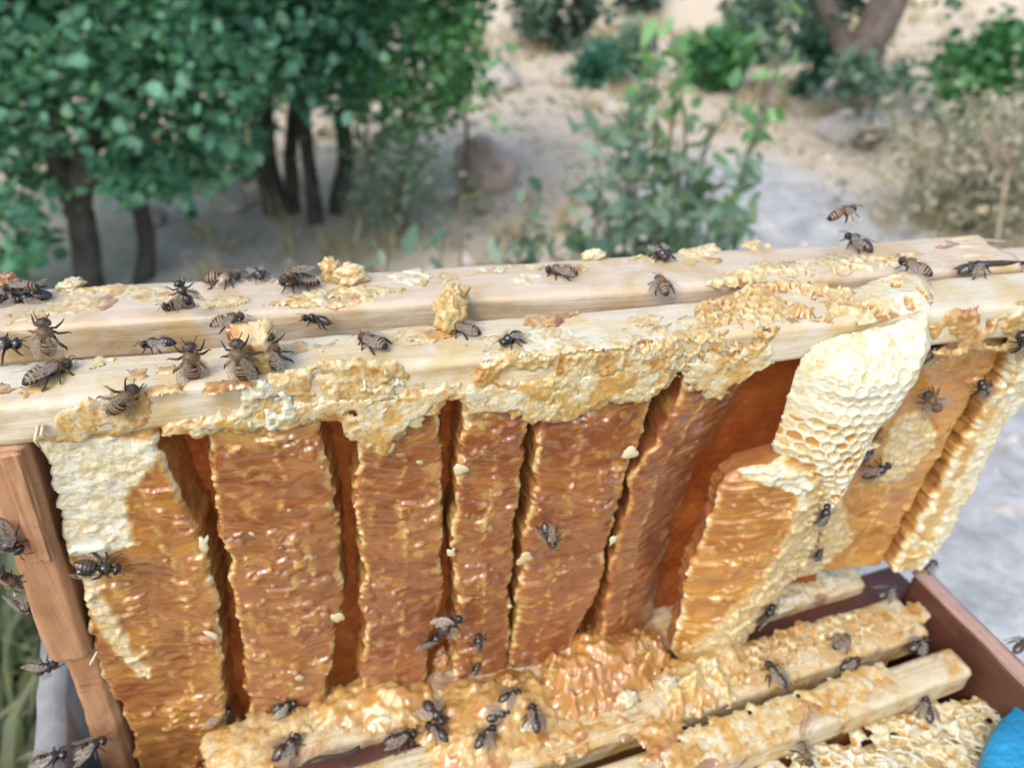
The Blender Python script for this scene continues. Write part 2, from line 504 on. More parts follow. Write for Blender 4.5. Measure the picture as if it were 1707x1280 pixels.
def shrub_from(name, label, cat, px, py, w, h, n, size, mat, seed, group=None, rough=0.5, stem=True, long=1.0):
    """rounded bush standing on the ground at a photograph pixel; w, h in metres"""
    b = G(px, py); b[2] -= 0.01
    e = plant(name, label, cat, b, group)
    r = np.random.default_rng(seed)
    k = max(8, n // 45); P, T = [], []
    for _ in range(k):
        a = r.normal(size=3); a /= np.linalg.norm(a)
        rad = r.uniform(0.2, 1.0) ** 0.45 * (1 + rough * (r.random() - 0.5))
        c = b + np.array([a[0] * w / 2, a[1] * w / 2, h * 0.52 + a[2] * h * 0.46]) * np.array([1, 1, 1]) * 1.0 * np.array([1, 1, 1])
        c = b + (c - b) * np.array([rad, rad, 1]) if a[2] < 0 else b + np.array([0, 0, h * 0.5]) + (c - b - np.array([0, 0, h * 0.5])) * rad
        m = n // k
        P.append(c + r.normal(size=(m, 3)) * w * 0.085); T.append(np.clip(r.uniform(0, 0.8) + r.normal(0, 0.2, m), 0, 1))
    P = np.concatenate(P); P[:, 2] = np.maximum(P[:, 2], b[2] + 0.02)
    v, f, t = leaves(P, size, seed, None, np.concatenate(T), long)
    child('crown', (v, f), mat, e, {'tone': t}, 'stuff')
    parts = [limb(b, b + np.array([r.normal() * w * 0.2, r.normal() * w * 0.2, h * r.uniform(0.5, 0.85)]), 0.012 * w + 0.004, 0.003, seed + i) for i in range(5)]
    child('trunk', joinf(parts), M['bark'], e)
    return e

# tree at the left: thick dark trunk low in the frame, big leaves
b1 = G(150, 505)
T1 = plant('leafy_tree', 'large dark green tree with forked trunk filling the left edge', 'tree', b1)
parts = [limb(b1 - [0, 0, .05], at(125, 330, 1.85), 0.040, 0.032, 1, 0.03), limb(at(125, 335, 1.85), at(60, 100, 1.9), 0.031, 0.02, 2, 0.05),
         limb(at(60, 105, 1.9), at(-20, -260, 2.0), 0.026, 0.008, 3), limb(at(130, 360, 1.85), at(250, 120, 2.0), 0.034, 0.018, 4),
         limb(at(250, 125, 2.0), at(330, -260, 2.1), 0.018, 0.006, 5), limb(b1 + [0.08, 0.1, -.05], at(205, 250, 2.05), 0.030, 0.022, 6, 0.04),
         limb(at(205, 255, 2.05), at(160, -200, 2.1), 0.03, 0.01, 7), limb(at(110, 300, 1.86), at(-60, 200, 1.8), 0.02, 0.006, 8)]
child('trunk', joinf(parts), M['bark'], T1)
v1 = crown_from([(-260, -280), (480, -280), (440, 40), (430, 170), (370, 250), (250, 230), (200, 250), (110, 200), (40, 280), (-40, 340), (-260, 340)], 1.65, 2.45, 340, 60, 0.031, 31, 0.13)
v2 = crown_from([(-120, 330), (60, 320), (75, 400), (60, 470), (-120, 480)], 1.6, 1.9, 16, 26, 0.042, 33, 0.07)
v3 = crown_from([(150, 260), (280, 300), (270, 370), (215, 350), (190, 330)], 1.7, 1.95, 9, 22, 0.042, 35, 0.06)
v4 = crown_from([(200, 250), (400, 210), (420, 260), (330, 300), (240, 280)], 1.7, 2.1, 18, 22, 0.042, 36, 0.07)
V, F = joinf([(v[0], v[1]) for v in (v1, v2, v3, v4)])
child('crown', (V, F), M['leaf1'], T1, {'tone': np.concatenate([v[2] for v in (v1, v2, v3, v4)])}, 'stuff')

# clump of trees right of it
trunks = [((465, 352), (440, 170), (420, -200), 0.046), ((490, 352), (492, 170), (500, -250), 0.026), ((522, 368), (508, 190), (560, -220), 0.027), ((562, 352), (572, 215), (680, -160), 0.036)]
labels = ['tree of the clump with the thickest trunk, curving up at its left', 'slim straight tree trunk between its two neighbours in the clump',
          'slim tree in the clump with its base nearest the viewer', 'tree at the right end of the clump with bright green outer leaves']
polys = [[(370, -260), (500, -260), (500, 60), (470, 140), (410, 150), (390, 100)], [(460, -260), (580, -260), (560, 100), (540, 140), (490, 150), (470, 110)],
         [(530, -260), (660, -260), (650, 80), (610, 150), (560, 165), (530, 140)], [(620, -260), (800, -380), (800, 30), (780, 110), (770, 170), (710, 190), (650, 200), (590, 215), (595, 130), (620, 60)]]
for i, ((p0, p1, p2, r0), lb, pl) in enumerate(zip(trunks, labels, polys)):
    b = G(*p0)
    e = plant('clump_tree', lb, 'tree', b, 'trees of the clump behind the hive')
    Y = b[1]
    q = at(p1[0], p1[1], Y + 0.05)
    child('trunk', joinf([limb(b - [0, 0, .05], q, r0, r0 * 0.75, 40 + i, 0.04), limb(q, at(p2[0], p2[1], Y + 0.15), r0 * 0.75, 0.008, 50 + i, 0.05),
                          limb(q, at(p1[0] + 60, -150, Y - 0.2), r0 * 0.4, 0.006, 60 + i), limb(q, at(p1[0] - 40, -100, Y + 0.3), r0 * 0.4, 0.006, 65 + i)]), M['bark'], e)
    v, f, t = crown_from(pl, Y - 0.45, Y + 0.45, [70, 66, 70, 110][i], 58, 0.030, 70 + i, 0.11)
    child('crown', (v, f), M['leaf2'] if i == 3 else M['leaf1'], e, {'tone': t}, 'stuff')

# leaf-hung side spray on the right of the clump, thin pale sapling with small grey leaves
e = plant('sapling', 'thin grey-leaved sapling beside the clump of trees', 'tree', G(655, 395))
b = np.array(e.location)
child('trunk', joinf([limb(b - [0, 0, .02], at(660 + dx, y, b[1]), 0.008, 0.003, 80 + dx, 0.06) for dx, y in ((-40, 150), (0, 120), (40, 200), (60, 260))]), M['bark2'], e)
v, f, t = crown_from([(600, 240), (720, 180), (730, 330), (690, 390), (620, 390)], b[1] - 0.15, b[1] + 0.15, 40, 24, 0.022, 88, 0.09)
child('crown', (v, f), M['leafo'], e, {'tone': t}, 'stuff')
e = plant('sapling', 'bright leafy sapling overhanging the pale slope right of the clump', 'tree', G(760, 330))
b = np.array(e.location)
child('trunk', joinf([limb(b - [0, 0, .02], at(745, 60, b[1]), 0.010, 0.004, 90, 0.05), limb(at(750, 160, b[1]), at(790, 110, b[1]), 0.005, 0.002, 91)]), M['bark2'], e)
v, f, t = crown_from([(720, -200), (810, -150), (805, 60), (790, 165), (745, 170), (720, 240), (700, 180)], b[1] - 0.15, b[1] + 0.15, 34, 20, 0.042, 92, 0.09)
child('crown', (v, f), M['leaf2'], e, {'tone': t}, 'stuff')

# leafy shrub right behind the frame
def stem_shrub(name, label, base_px, Y, stems, mat, leaf, seed, per=26, long=1.9, group=None):
    d = at(*base_px, Y); base = np.array([d[0], Y, float(th(d[0], Y))])
    e = plant(name, label, 'shrub', base, group)
    r = np.random.default_rng(seed); sp, P, N = [], [], []
    for i, (tx, ty, dy) in enumerate(stems):
        tip = at(tx, ty, Y + dy)
        n = 12; s_ = np.linspace(0, 1, n)[:, None]
        pts = base + (tip - base) * s_ + np.array([r.normal() * 0.03, r.normal() * 0.03, 0.06]) * np.sin(np.pi * s_)
        sp.append(tube(pts, np.linspace(0.006, 0.0015, n), 6))
        k = per + r.integers(-5, 6)
        q = r.uniform(0.35, 1.0, k) ** 0.8 * (n - 1)
        i0 = np.minimum(q.astype(int), n - 2); pp = pts[i0] + (pts[i0 + 1] - pts[i0]) * (q - i0)[:, None]
        P.append(pp + r.normal(size=(k, 3)) * 0.016)
    P = np.concatenate(P)
    v, f, t = leaves(P, leaf, seed + 1, None, None, long, 0.15)
    child('stem', joinf(sp), M['bark2'], e)
    child('foliage', (v, f), mat, e, {'tone': t}, 'stuff')
    return e
stem_shrub('broadleaf_shrub', 'grey-green bushy shrub standing just behind the middle of the frame', (1080, 640), 1.30,
           [(985, 190, 0), (1010, 250, .1), (1035, 165, .05), (960, 290, 0), (1060, 220, -.05), (1095, 200, .1), (1130, 240, 0), (1165, 270, .05), (1210, 290, 0), (1245, 280, .1), (1180, 350, -.1),
            (1000, 340, -.1), (950, 370, -.05), (1050, 330, -.1), (1110, 330, -.1), (1230, 360, 0), (1140, 390, -.1), (1020, 400, -.1), (1190, 200, .1), (1080, 160, 0)], M['leafo'], 0.048, 101, 31)
stem_shrub('young_shoot', 'tall pale green leafy shoot rising above the grey-green shrub', (1090, 640), 1.42,
           [(1095, 20, 0), (1120, 50, .05), (1075, 110, 0), (1130, 110, -.05)], M['leafy'], 0.044, 105, 28, 1.9, 'pale green shoots')
stem_shrub('young_shoot', 'pale green feathery shoot arching out to the right of the tall one', (1110, 640), 1.45,
           [(1315, 45, 0), (1290, 90, .05), (1250, 130, 0)], M['leafy'], 0.044, 106, 28, 1.9, 'pale green shoots')
stem_shrub('broadleaf_shrub', 'small green sprig with one upright leaf above the back bar, left of middle', (740, 640), 1.05,
           [(768, 345, 0), (742, 390, 0), (650, 415, 0)], M['leafo'], 0.055, 107, 6)
stem_shrub('broadleaf_shrub', 'low dark green sprig between the lone sprig and the bushy shrub', (880, 640), 1.15,
           [(850, 330, 0), (890, 330, .05), (870, 370, 0), (920, 390, 0), (845, 390, 0)], M['leafo'], 0.045, 108, 15)

# tree with a leaning trunk at the upper right
b = G(1445, 215)
e = plant('leaning_tree', 'dark tree with a leaning grey trunk at the upper right', 'tree', b)
Y = b[1]
child('trunk', joinf([limb(b - [0.02, 0, .1], at(1425, 120, Y), 0.11, 0.085, 120, 0.03), limb(at(1425, 125, Y), at(1490, -20, Y), 0.085, 0.075, 121, 0.03),
                      limb(at(1488, -15, Y), at(1530, -300, Y + .2), 0.075, 0.03, 122), limb(at(1425, 130, Y), at(1370, -20, Y), 0.05, 0.03, 123), limb(at(1370, -15, Y), at(1330, -250, Y), 0.03, 0.01, 124),
                      limb(b, at(1490, 225, Y - .4), 0.06, 0.02, 125)]), M['bark2'], e)
vs = [crown_from([(1340, -160), (1560, -160), (1570, -40), (1520, -30), (1480, -60), (1430, -10), (1400, 50), (1370, 90), (1350, 70), (1335, 0)], Y - .1, Y + .4, 46, 36, 0.05, 126, 0.15),
      crown_from([(1400, 100), (1510, 100), (1500, 150), (1440, 165), (1400, 145)], Y - .5, Y - .2, 12, 30, 0.04, 127, 0.09)]
V, F = joinf([(v[0], v[1]) for v in vs])
child('crown', (V, F), M['leafd'], e, {'tone': np.concatenate([v[2] for v in vs])}, 'stuff')

def pxm(px, py): return np.linalg.norm(G(px, py) - CAM) / FPX        # metres per photograph pixel there
for nm, lb, px, py, wpx, hpx, n, leaf, mt in (
        ('round_bush', 'small round teal green bush on the pale slope', 995, 142, 78, 60, 1300, 0.035, 'leaft'),
        ('round_bush', 'olive grey-green bush behind the small teal one', 1045, 125, 85, 65, 900, 0.05, 'leafo'),
        ('round_bush', 'big dark grey-green bush on the slope at the top middle', 925, 80, 115, 100, 1300, 0.06, 'leafd'),
        ('round_bush', 'wide mid green bush on the slope behind the pale shoots', 1185, 145, 105, 80, 1300, 0.05, 'leaf2'),
        ('round_bush', 'grey-green bush left of the leaning tree, rising to the top', 1255, 105, 105, 95, 1200, 0.055, 'leafo'),
        ('round_bush', 'dark green bush pressed against the leaning trunk', 1355, 160, 75, 95, 1100, 0.05, 'leaft'),
        ('round_bush', 'fresh green bush at the right edge of the slope', 1650, 205, 190, 105, 2400, 0.05, 'leaf2'),
        ('round_bush', 'small dark bush high on the slope at the top middle', 1062, 22, 60, 60, 500, 0.07, 'leafd'),
        ('dry_bush', 'wide dry grey-brown bush low at the right edge', 1600, 378, 240, 165, 4800, 0.022, 'leafdry')):
    k = pxm(px, py)
    shrub_from(nm, lb, 'bush', px, py, wpx * k, hpx * k * 1.08, n, leaf, M[mt], int(px), 'bushes on the slope', 0.7)

# pale dry stalk at the right
Y = 1.5
q = at(1655, 560, Y); b = np.array([q[0], Y, float(th(q[0], Y))])
e = plant('dry_stalk', 'tall pale dry weed stalk at the right edge', 'weed', b)
sp = [tube([b - [0, 0, .02], at(1658, 430, Y), at(1672, 330, Y), at(1688, 250, Y)], [0.0055, 0.005, 0.0045, 0.0035], 7)]
r = np.random.default_rng(5)
for i in range(14):
    q = at(1686 + r.uniform(-8, 3), 265 + r.uniform(-15, 40), Y)
    sp.append(limb(q, at(1690 + r.uniform(-95, 40), r.uniform(140, 235), Y + r.uniform(-.1, .1)), 0.002, 0.0008, 131 + i, 0.05, 6))
child('stem', joinf(sp), M['twig'], e)
v, f, t = crown_from([(1610, 150), (1707, 160), (1720, 240), (1620, 235)], Y - .08, Y + .08, 26, 12, 0.010, 150, 0.035)
child('seed_heads', (v, f), M['leafdry'], e, {'tone': t}, 'stuff')

# rocks
def rock(name, label, px, py, w, h, mat, seed, group=None):
    b = G(px, py); n = 13
    th_, ph = np.meshgrid(np.linspace(0, 2 * math.pi, n, endpoint=False), np.linspace(0.02, math.pi - 0.02, 9))
    d = np.stack([np.cos(th_) * np.sin(ph), np.sin(th_) * np.sin(ph), np.cos(ph)], -1)
    rr = 0.45 + 1.1 * fbm(d[..., 0] * 1.4 + seed, d[..., 1] * 1.4, seed, 4, d[..., 2] * 1.4)
    rr = np.round(rr * 9) / 9 * 0.4 + rr * 0.6
    v = d * rr[..., None] * np.array([w / 2, w / 2.4, h * 0.62]) + np.array([0, 0, h * 0.32])
    me = mesh_np(name, v.reshape(-1, 3), grid_faces(9, n, True), None, False)
    o = obj(name, me, mat); o.location = b
    tag(o, label, 'rock', group)
for nm, lb, px, py, wpx, hpx, mt in (
        ('boulder', 'brown boulder lying on the slope right of the clump', 805, 310, 95, 85, 'rock'),
        ('boulder', 'pale boulder high on the slope above the brown one', 832, 150, 60, 38, 'rockp'),
        ('boulder', 'flat grey boulder at the foot of the leaning tree', 1425, 225, 110, 36, 'rockp'),
        ('stone', 'pale stone in the grass between the left tree and the clump', 385, 345, 60, 36, 'rockp'),
        ('stone', 'grey stone lying left of the brown boulder', 735, 330, 60, 36, 'rockp'),
        ('stone', 'small pale stone between left trunk and clump, higher up', 395, 300, 42, 26, 'rockp'),
        ('stone', 'pale stone beside the dry stalk at the right edge', 1640, 235, 50, 18, 'rockp'),
        ('stone', 'small stone near the trunk base of the left tree', 250, 372, 46, 26, 'rockp')):
    k = pxm(px, py)
    rock(nm, lb, px, py, wpx * k, hpx * k, M[mt], int(px), 'stones on the slope')

# dry grass and gravel over the slope
def scatter(n, x0, x1, y0, y1, seed, thr):
    r = np.random.default_rng(seed)
    x = r.uniform(x0, x1, n); y = r.uniform(y0, y1, n)
    keep = fbm(x * 1.3, y * 1.3, seed, 3) > thr
    x, y = x[keep], y[keep]
    return np.stack([x, y, th(x, y)], -1)
P = scatter(1500, -3.5, 4.5, 1.5, 8, 41, 0.5)
r = np.random.default_rng(42); n = len(P); m = 16
base = np.repeat(P, m, 0) + np.concatenate([r.normal(size=(n * m, 2)) * 0.025, np.zeros((n * m, 1))], 1)
tip = base + np.concatenate([r.normal(size=(n * m, 2)) * 0.04, r.uniform(0.03, 0.13, (n * m, 1))], 1)
w = r.normal(size=(n * m, 3)) * 0.0035; w[:, 2] = 0
V = np.stack([base - w, base + w, tip], 1).reshape(-1, 3)
gme = mesh_np('dry_grass', V, np.arange(len(V)).reshape(-1, 3), {'tone': np.repeat(r.uniform(0, 1, n * m), 3)})
tag(obj('dry_grass', gme, M['drygrass']), 'straw coloured dry grass tufts scattered over the slope', 'grass', kind='stuff')
P = scatter(2600, -3, 4, 0.9, 7, 43, 0.42)
r = np.random.default_rng(44); oct_v = np.array([[1, 0, 0], [0, 1, 0], [-1, 0, 0], [0, -1, 0], [0, 0, .8], [0, 0, -.5]])
oct_f = np.array([[0, 1, 4], [1, 2, 4], [2, 3, 4], [3, 0, 4], [1, 0, 5], [2, 1, 5], [3, 2, 5], [0, 3, 5]])
sz = r.uniform(0.006, 0.026, len(P)) ** 1.0
V = (oct_v[None] * (1 + 0.5 * r.normal(size=(len(P), 6, 1)) * 0.5) * sz[:, None, None] + P[:, None]).reshape(-1, 3)
F = (oct_f[None] + np.arange(len(P))[:, None, None] * 6).reshape(-1, 3)
tag(obj('gravel', mesh_np('gravel', V, F, None, False), M['rockp']), 'small pale stones strewn over the dry ground', 'gravel', kind='stuff')
P = scatter(900, -2.6, 3.2, 1.3, 6, 47, 0.40)
r = np.random.default_rng(48); tw = []
for q in P[:420]:
    d_ = r.normal(size=3) * np.array([1, 1, 0.12]); d_ *= r.uniform(0.04, 0.16) / np.linalg.norm(d_)
    tw.append(tube([q + [0, 0, .004], q + d_ * .5 + [0, 0, .008], q + d_ + [0, 0, .004]], [.003, .0025, .001], 4, False))
v, f = joinf(tw)
tag(obj('fallen_twigs', mesh_np('fallen_twigs', v, f), M['twig']), 'fallen twigs littering the dry ground', 'twigs', kind='stuff')
v, f, t_ = leaves(np.concatenate([q + r.normal(size=(6, 3)) * np.array([.1, .1, .002]) + [0, 0, .008] for q in P]), 0.035, 49)
tag(obj('leaf_litter', mesh_np('leaf_litter', v, f, {'tone': t_}), M['leafdry']), 'dry fallen leaves on the ground under the trees', 'leaf litter', kind='stuff')
# green weeds beside the hive, low left
P = []
r = np.random.default_rng(46)
for i in range(60):
    q = G(r.uniform(-120, 95), r.uniform(880, 1380)); P.append(q)
P = np.array(P); n = len(P); m = 9
base = np.repeat(P, m, 0) + np.concatenate([r.normal(size=(n * m, 2)) * 0.03, np.zeros((n * m, 1))], 1)
k = n * m; lean = r.normal(size=(k, 3)) * 0.09; lean[:, 2] = r.uniform(0.1, 0.34, k)
w = r.normal(size=(k, 3)) * 0.004; w[:, 2] = 0
V = np.stack([base - w, base + w, base + lean * 0.55 + w * .8, base + lean * 0.55 - w * .8, base + lean * np.array([1.3, 1.3, .95])], 1).reshape(-1, 3)
i = np.arange(k)[:, None] * 5
gme = mesh_np('weeds', V, [i + [0, 1, 2, 3], i + [3, 2, 4]], {'tone': np.repeat(r.uniform(0, 1, k), 5)})
tag(obj('weeds', gme, M['weed']), 'thin green weeds growing beside the hive at the lower left', 'weeds', kind='stuff')

# ------------------------------------------------------------------ the lifted frames: local axes u along the bars, v away from the viewer, z up
class Axes:
    def __init__(s, o, ang):
        s.o = np.array(o, float); s.ang = ang
        c, q = math.cos(ang), math.sin(ang)
        s.R = np.array([[c, -q, 0], [q, c, 0], [0, 0, 1]])         # local -> world
        s.cam = s.R.T @ (CAM - s.o)
    def hit(s, px, py, axis, val):
        d = s.R.T @ ray(px, py)
        return s.cam + d * ((val - s.cam[axis]) / d[axis])
    def F(s, px, py, v=0.0): p = s.hit(px, py, 1, v); return np.array([p[0], p[2]])
    def T(s, px, py, z=0.0): p = s.hit(px, py, 2, z); return np.array([p[0], p[1]])
    def W(s, p): return s.o + s.R @ np.asarray(p, float)
U = Axes((0, 0.2065, 0.867), math.radians(10.6))
UB = Axes((0, 0.2065, 0.867), math.radians(7.5))                      # the frame behind is turned slightly
ZL = -0.175                                                          # top of the lower hive bars

def polydist(poly, a, b):
    poly = np.asarray(poly, float); d = np.full(np.shape(a), 1e9)
    for p, q in zip(poly, np.roll(poly, -1, 0)):
        e = q - p; L = (e @ e) + 1e-18
        t = np.clip(((a - p[0]) * e[0] + (b - p[1]) * e[1]) / L, 0, 1)
        d = np.minimum(d, np.hypot(a - p[0] - t * e[0], b - p[1] - t * e[1]))
    return np.where(in_poly(poly, a, b), d, -d)

def hexcell(a, b, p):
    q = p * math.sqrt(3)
    c1a, c1b = np.round(a / p) * p, np.round(b / q) * q
    c2a, c2b = (np.floor(a / p) + 0.5) * p, (np.floor(b / q) + 0.5) * q
    use2 = (a - c2a) ** 2 + (b - c2b) ** 2 < (a - c1a) ** 2 + (b - c1b) ** 2
    ca, cb = np.where(use2, c2a, c1a), np.where(use2, c2b, c1b)
    x, y = np.abs(a - ca), np.abs(b - cb)
    return np.maximum(x, x * 0.5 + y * 0.8660254) / (p / 2), hash3(np.round(ca * 2 / p), np.round(cb * 2 / q), np.zeros_like(ca))

def board(name, mat, parent, u0, u1, v0, v1, z0, z1, seed, n=240, r=0.0012, amp=0.0010, ragged=(0, 0), axis=0):
    """a wooden bar with softened, uneven edges; axis = the long direction"""
    k = 10
    prof = []
    for (a0, b0), (a1, b1) in zip([(v0, z0), (v1, z0), (v1, z1), (v0, z1)], [(v1, z0), (v1, z1), (v0, z1), (v0, z0)]):
        for t_ in np.linspace(0, 1, k, endpoint=False): prof.append((a0 + (a1 - a0) * t_, b0 + (b1 - b0) * t_))
    prof = np.array(prof); m = len(prof)
    cen = np.array([(v0 + v1) / 2, (z0 + z1) / 2])
    hw = np.array([abs(v1 - v0) / 2, abs(z1 - z0) / 2])
    q = np.abs(prof - cen); corner = np.all(q > hw - 1e-6, 1) * 1.0
    prof = prof - (prof - cen) / np.linalg.norm(prof - cen, axis=1)[:, None] * (corner * r)[:, None]
    us = np.linspace(u0, u1, n)
    UU = np.repeat(us[:, None], m, 1); P = np.repeat(prof[None], n, 0).copy()
    nrm = (prof - cen) / np.linalg.norm(prof - cen, axis=1)[:, None]
    ds = amp * (fbm(UU * 60, np.arange(m)[None] * 0.3 + seed, seed, 4) - 0.5) * 2.2 + amp * 0.9 * (fbm(UU * 14, np.arange(m)[None] * 0.15, seed + 5, 2) - 0.5) * 2
    P = P + nrm[None] * ds[..., None]
    e0, e1 = ragged
    jag = fbm(prof[None, :, 0] * 500 + 0 * UU[:1], prof[None, :, 1] * 500, seed + 9, 3) - 0.35
    if e1: UU = UU + (jag * e1) * sstep(u1 - 0.02, u1, UU)
    if e0: UU = UU - (jag * e0) * sstep(u0 + 0.02, u0, UU)
    V = np.stack([UU, P[..., 0], P[..., 1]], -1).reshape(-1, 3)
    f = [grid_faces(n, m, True)]
    V = np.concatenate([V, [[u0 + 0.002 * bool(e0), *cen], [u1 - 0.004 * bool(e1), *cen]]]); N = len(V); i = np.arange(m); L = (n - 1) * m
    f += [np.stack([(i + 1) % m, i, np.full(m, N - 2)], -1), np.stack([L + i, L + (i + 1) % m, np.full(m, N - 1)], -1)]
    if axis == 1: V = V[:, [1, 0, 2]]; f = [x[:, ::-1] for x in f]
    if axis == 2: V = V[:, [1, 2, 0]]
    return obj(name, mesh_np(name, V, f), mat, parent)

def patch(name, parent, ax, poly, plane, off, thick, seed, res=0.0007, cells=0.0, depth=0.0, wax=0.9, pale=0.5, edge=0.003, ragged=0.004, lump=1.0, fill=0.5, openf=None, mat=None, paln=0.5, honey=0.0, domew=None, warp=0.0012, torn=0.0, nf=150):
    """an uneven crust of wax or honey lying on a face of a bar; poly in photograph pixels, projected onto that face"""
    pts = np.array([(ax.F if plane == 'front' else ax.T)(x, y, off) for x, y in poly])
    lo, hi = pts.min(0) - 0.003, pts.max(0) + 0.003
    A, B = np.meshgrid(np.arange(lo[0], hi[0], res), np.arange(lo[1], hi[1], res))
    sd_ = polydist(pts, A, B) + ragged * (fbm(A * 260, B * 260, seed, 4) - 0.5) * 1.6
    n1 = fbm(A * nf, B * nf, seed + 1, 4 if nf > 100 else 3); n2 = fbm(A * 700, B * 700, seed + 2, 3)
    rid = 1 - np.abs(2 * fbm(A * 300, B * 240, seed + 12, 3) - 1) * 2.2
    rid2 = 1 - np.abs(2 * fbm(A * 800, B * 700, seed + 13, 2) - 1) * 2.2
    if torn: sd_ = np.minimum(sd_, (fbm(A * 130, B * 130, seed + 14, 3) - 0.30 - 0.14 * torn) * 0.02)
    prof = sstep(0, domew or edge, sd_)
    if domew: prof = np.sqrt(np.clip(prof, 0, 1))
    H = thick * prof * (1 - 0.55 * lump + 1.1 * lump * n1) + (0.0009 if nf > 100 else 0.0003) * prof * (n2 - 0.5) * lump
    if torn: H = thick * prof * (0.35 + 0.75 * n1) * np.clip(0.45 + 0.45 * np.clip(rid, 0, 1) ** 1.5 + 0.14 * np.clip(rid2, 0, 1), 0.1, 2)
    wx = np.full(A.shape, wax) + 0.35 * (n1 - 0.5) + torn * 0.5 * (np.clip(rid, 0, 1) - 0.6); pl = np.full(A.shape, pale) + paln * (fbm(A * 90, B * 90, seed + 4, 3) - 0.5) * 1.6 + torn * 0.45 * (np.clip(rid, 0, 1) - 0.55)
    if honey: wx = wx - honey * sstep(0.5, 0.62, fbm(A * 120, B * 120, seed + 7, 3))
    if cells:
        wa, wb = A + warp * (fbm(A * 120, B * 120, seed + 8, 2) - 0.5), B + warp * (fbm(A * 120, B * 120, seed + 9, 2) - 0.5)
        hd, hid = hexcell(wa, wb, cells)
        op = openf(A, B, hid) if openf else (hid > 0.25) * 1.0
        pit = 1 - sstep(0.60, 0.90, hd)
        H = H - depth * pit * op * prof
        f_ = (hid * 7.13 % 1 < fill)
        wx = np.where((pit > 0.25) & (op > 0.5), np.where(f_, 0.12, wx * 0.7), np.minimum(1, wx + 0.25 * (hd > 0.85)))
    H = np.where(sd_ <= 0, -0.0006, H)
    keep = sd_ > -res * 1.2
    idx = -np.ones(A.size, int); kf = keep.ravel()
    fc = grid_faces(*A.shape); fc = fc[kf[fc].all(1)]
    used = np.unique(fc); idx[used] = np.arange(len(used))
    if plane == 'front': V = np.stack([A, off - H, B], -1)
    else: V = np.stack([A, B, off + H], -1); 
    V = V.reshape(-1, 3)[used]; fc = idx[fc]
    me = mesh_np(name, V, fc, {'wax': np.clip(wx, 0, 1).ravel()[used], 'pale': np.clip(pl, 0, 1).ravel()[used]})
    return obj(name, me, mat or M['comb'], parent)

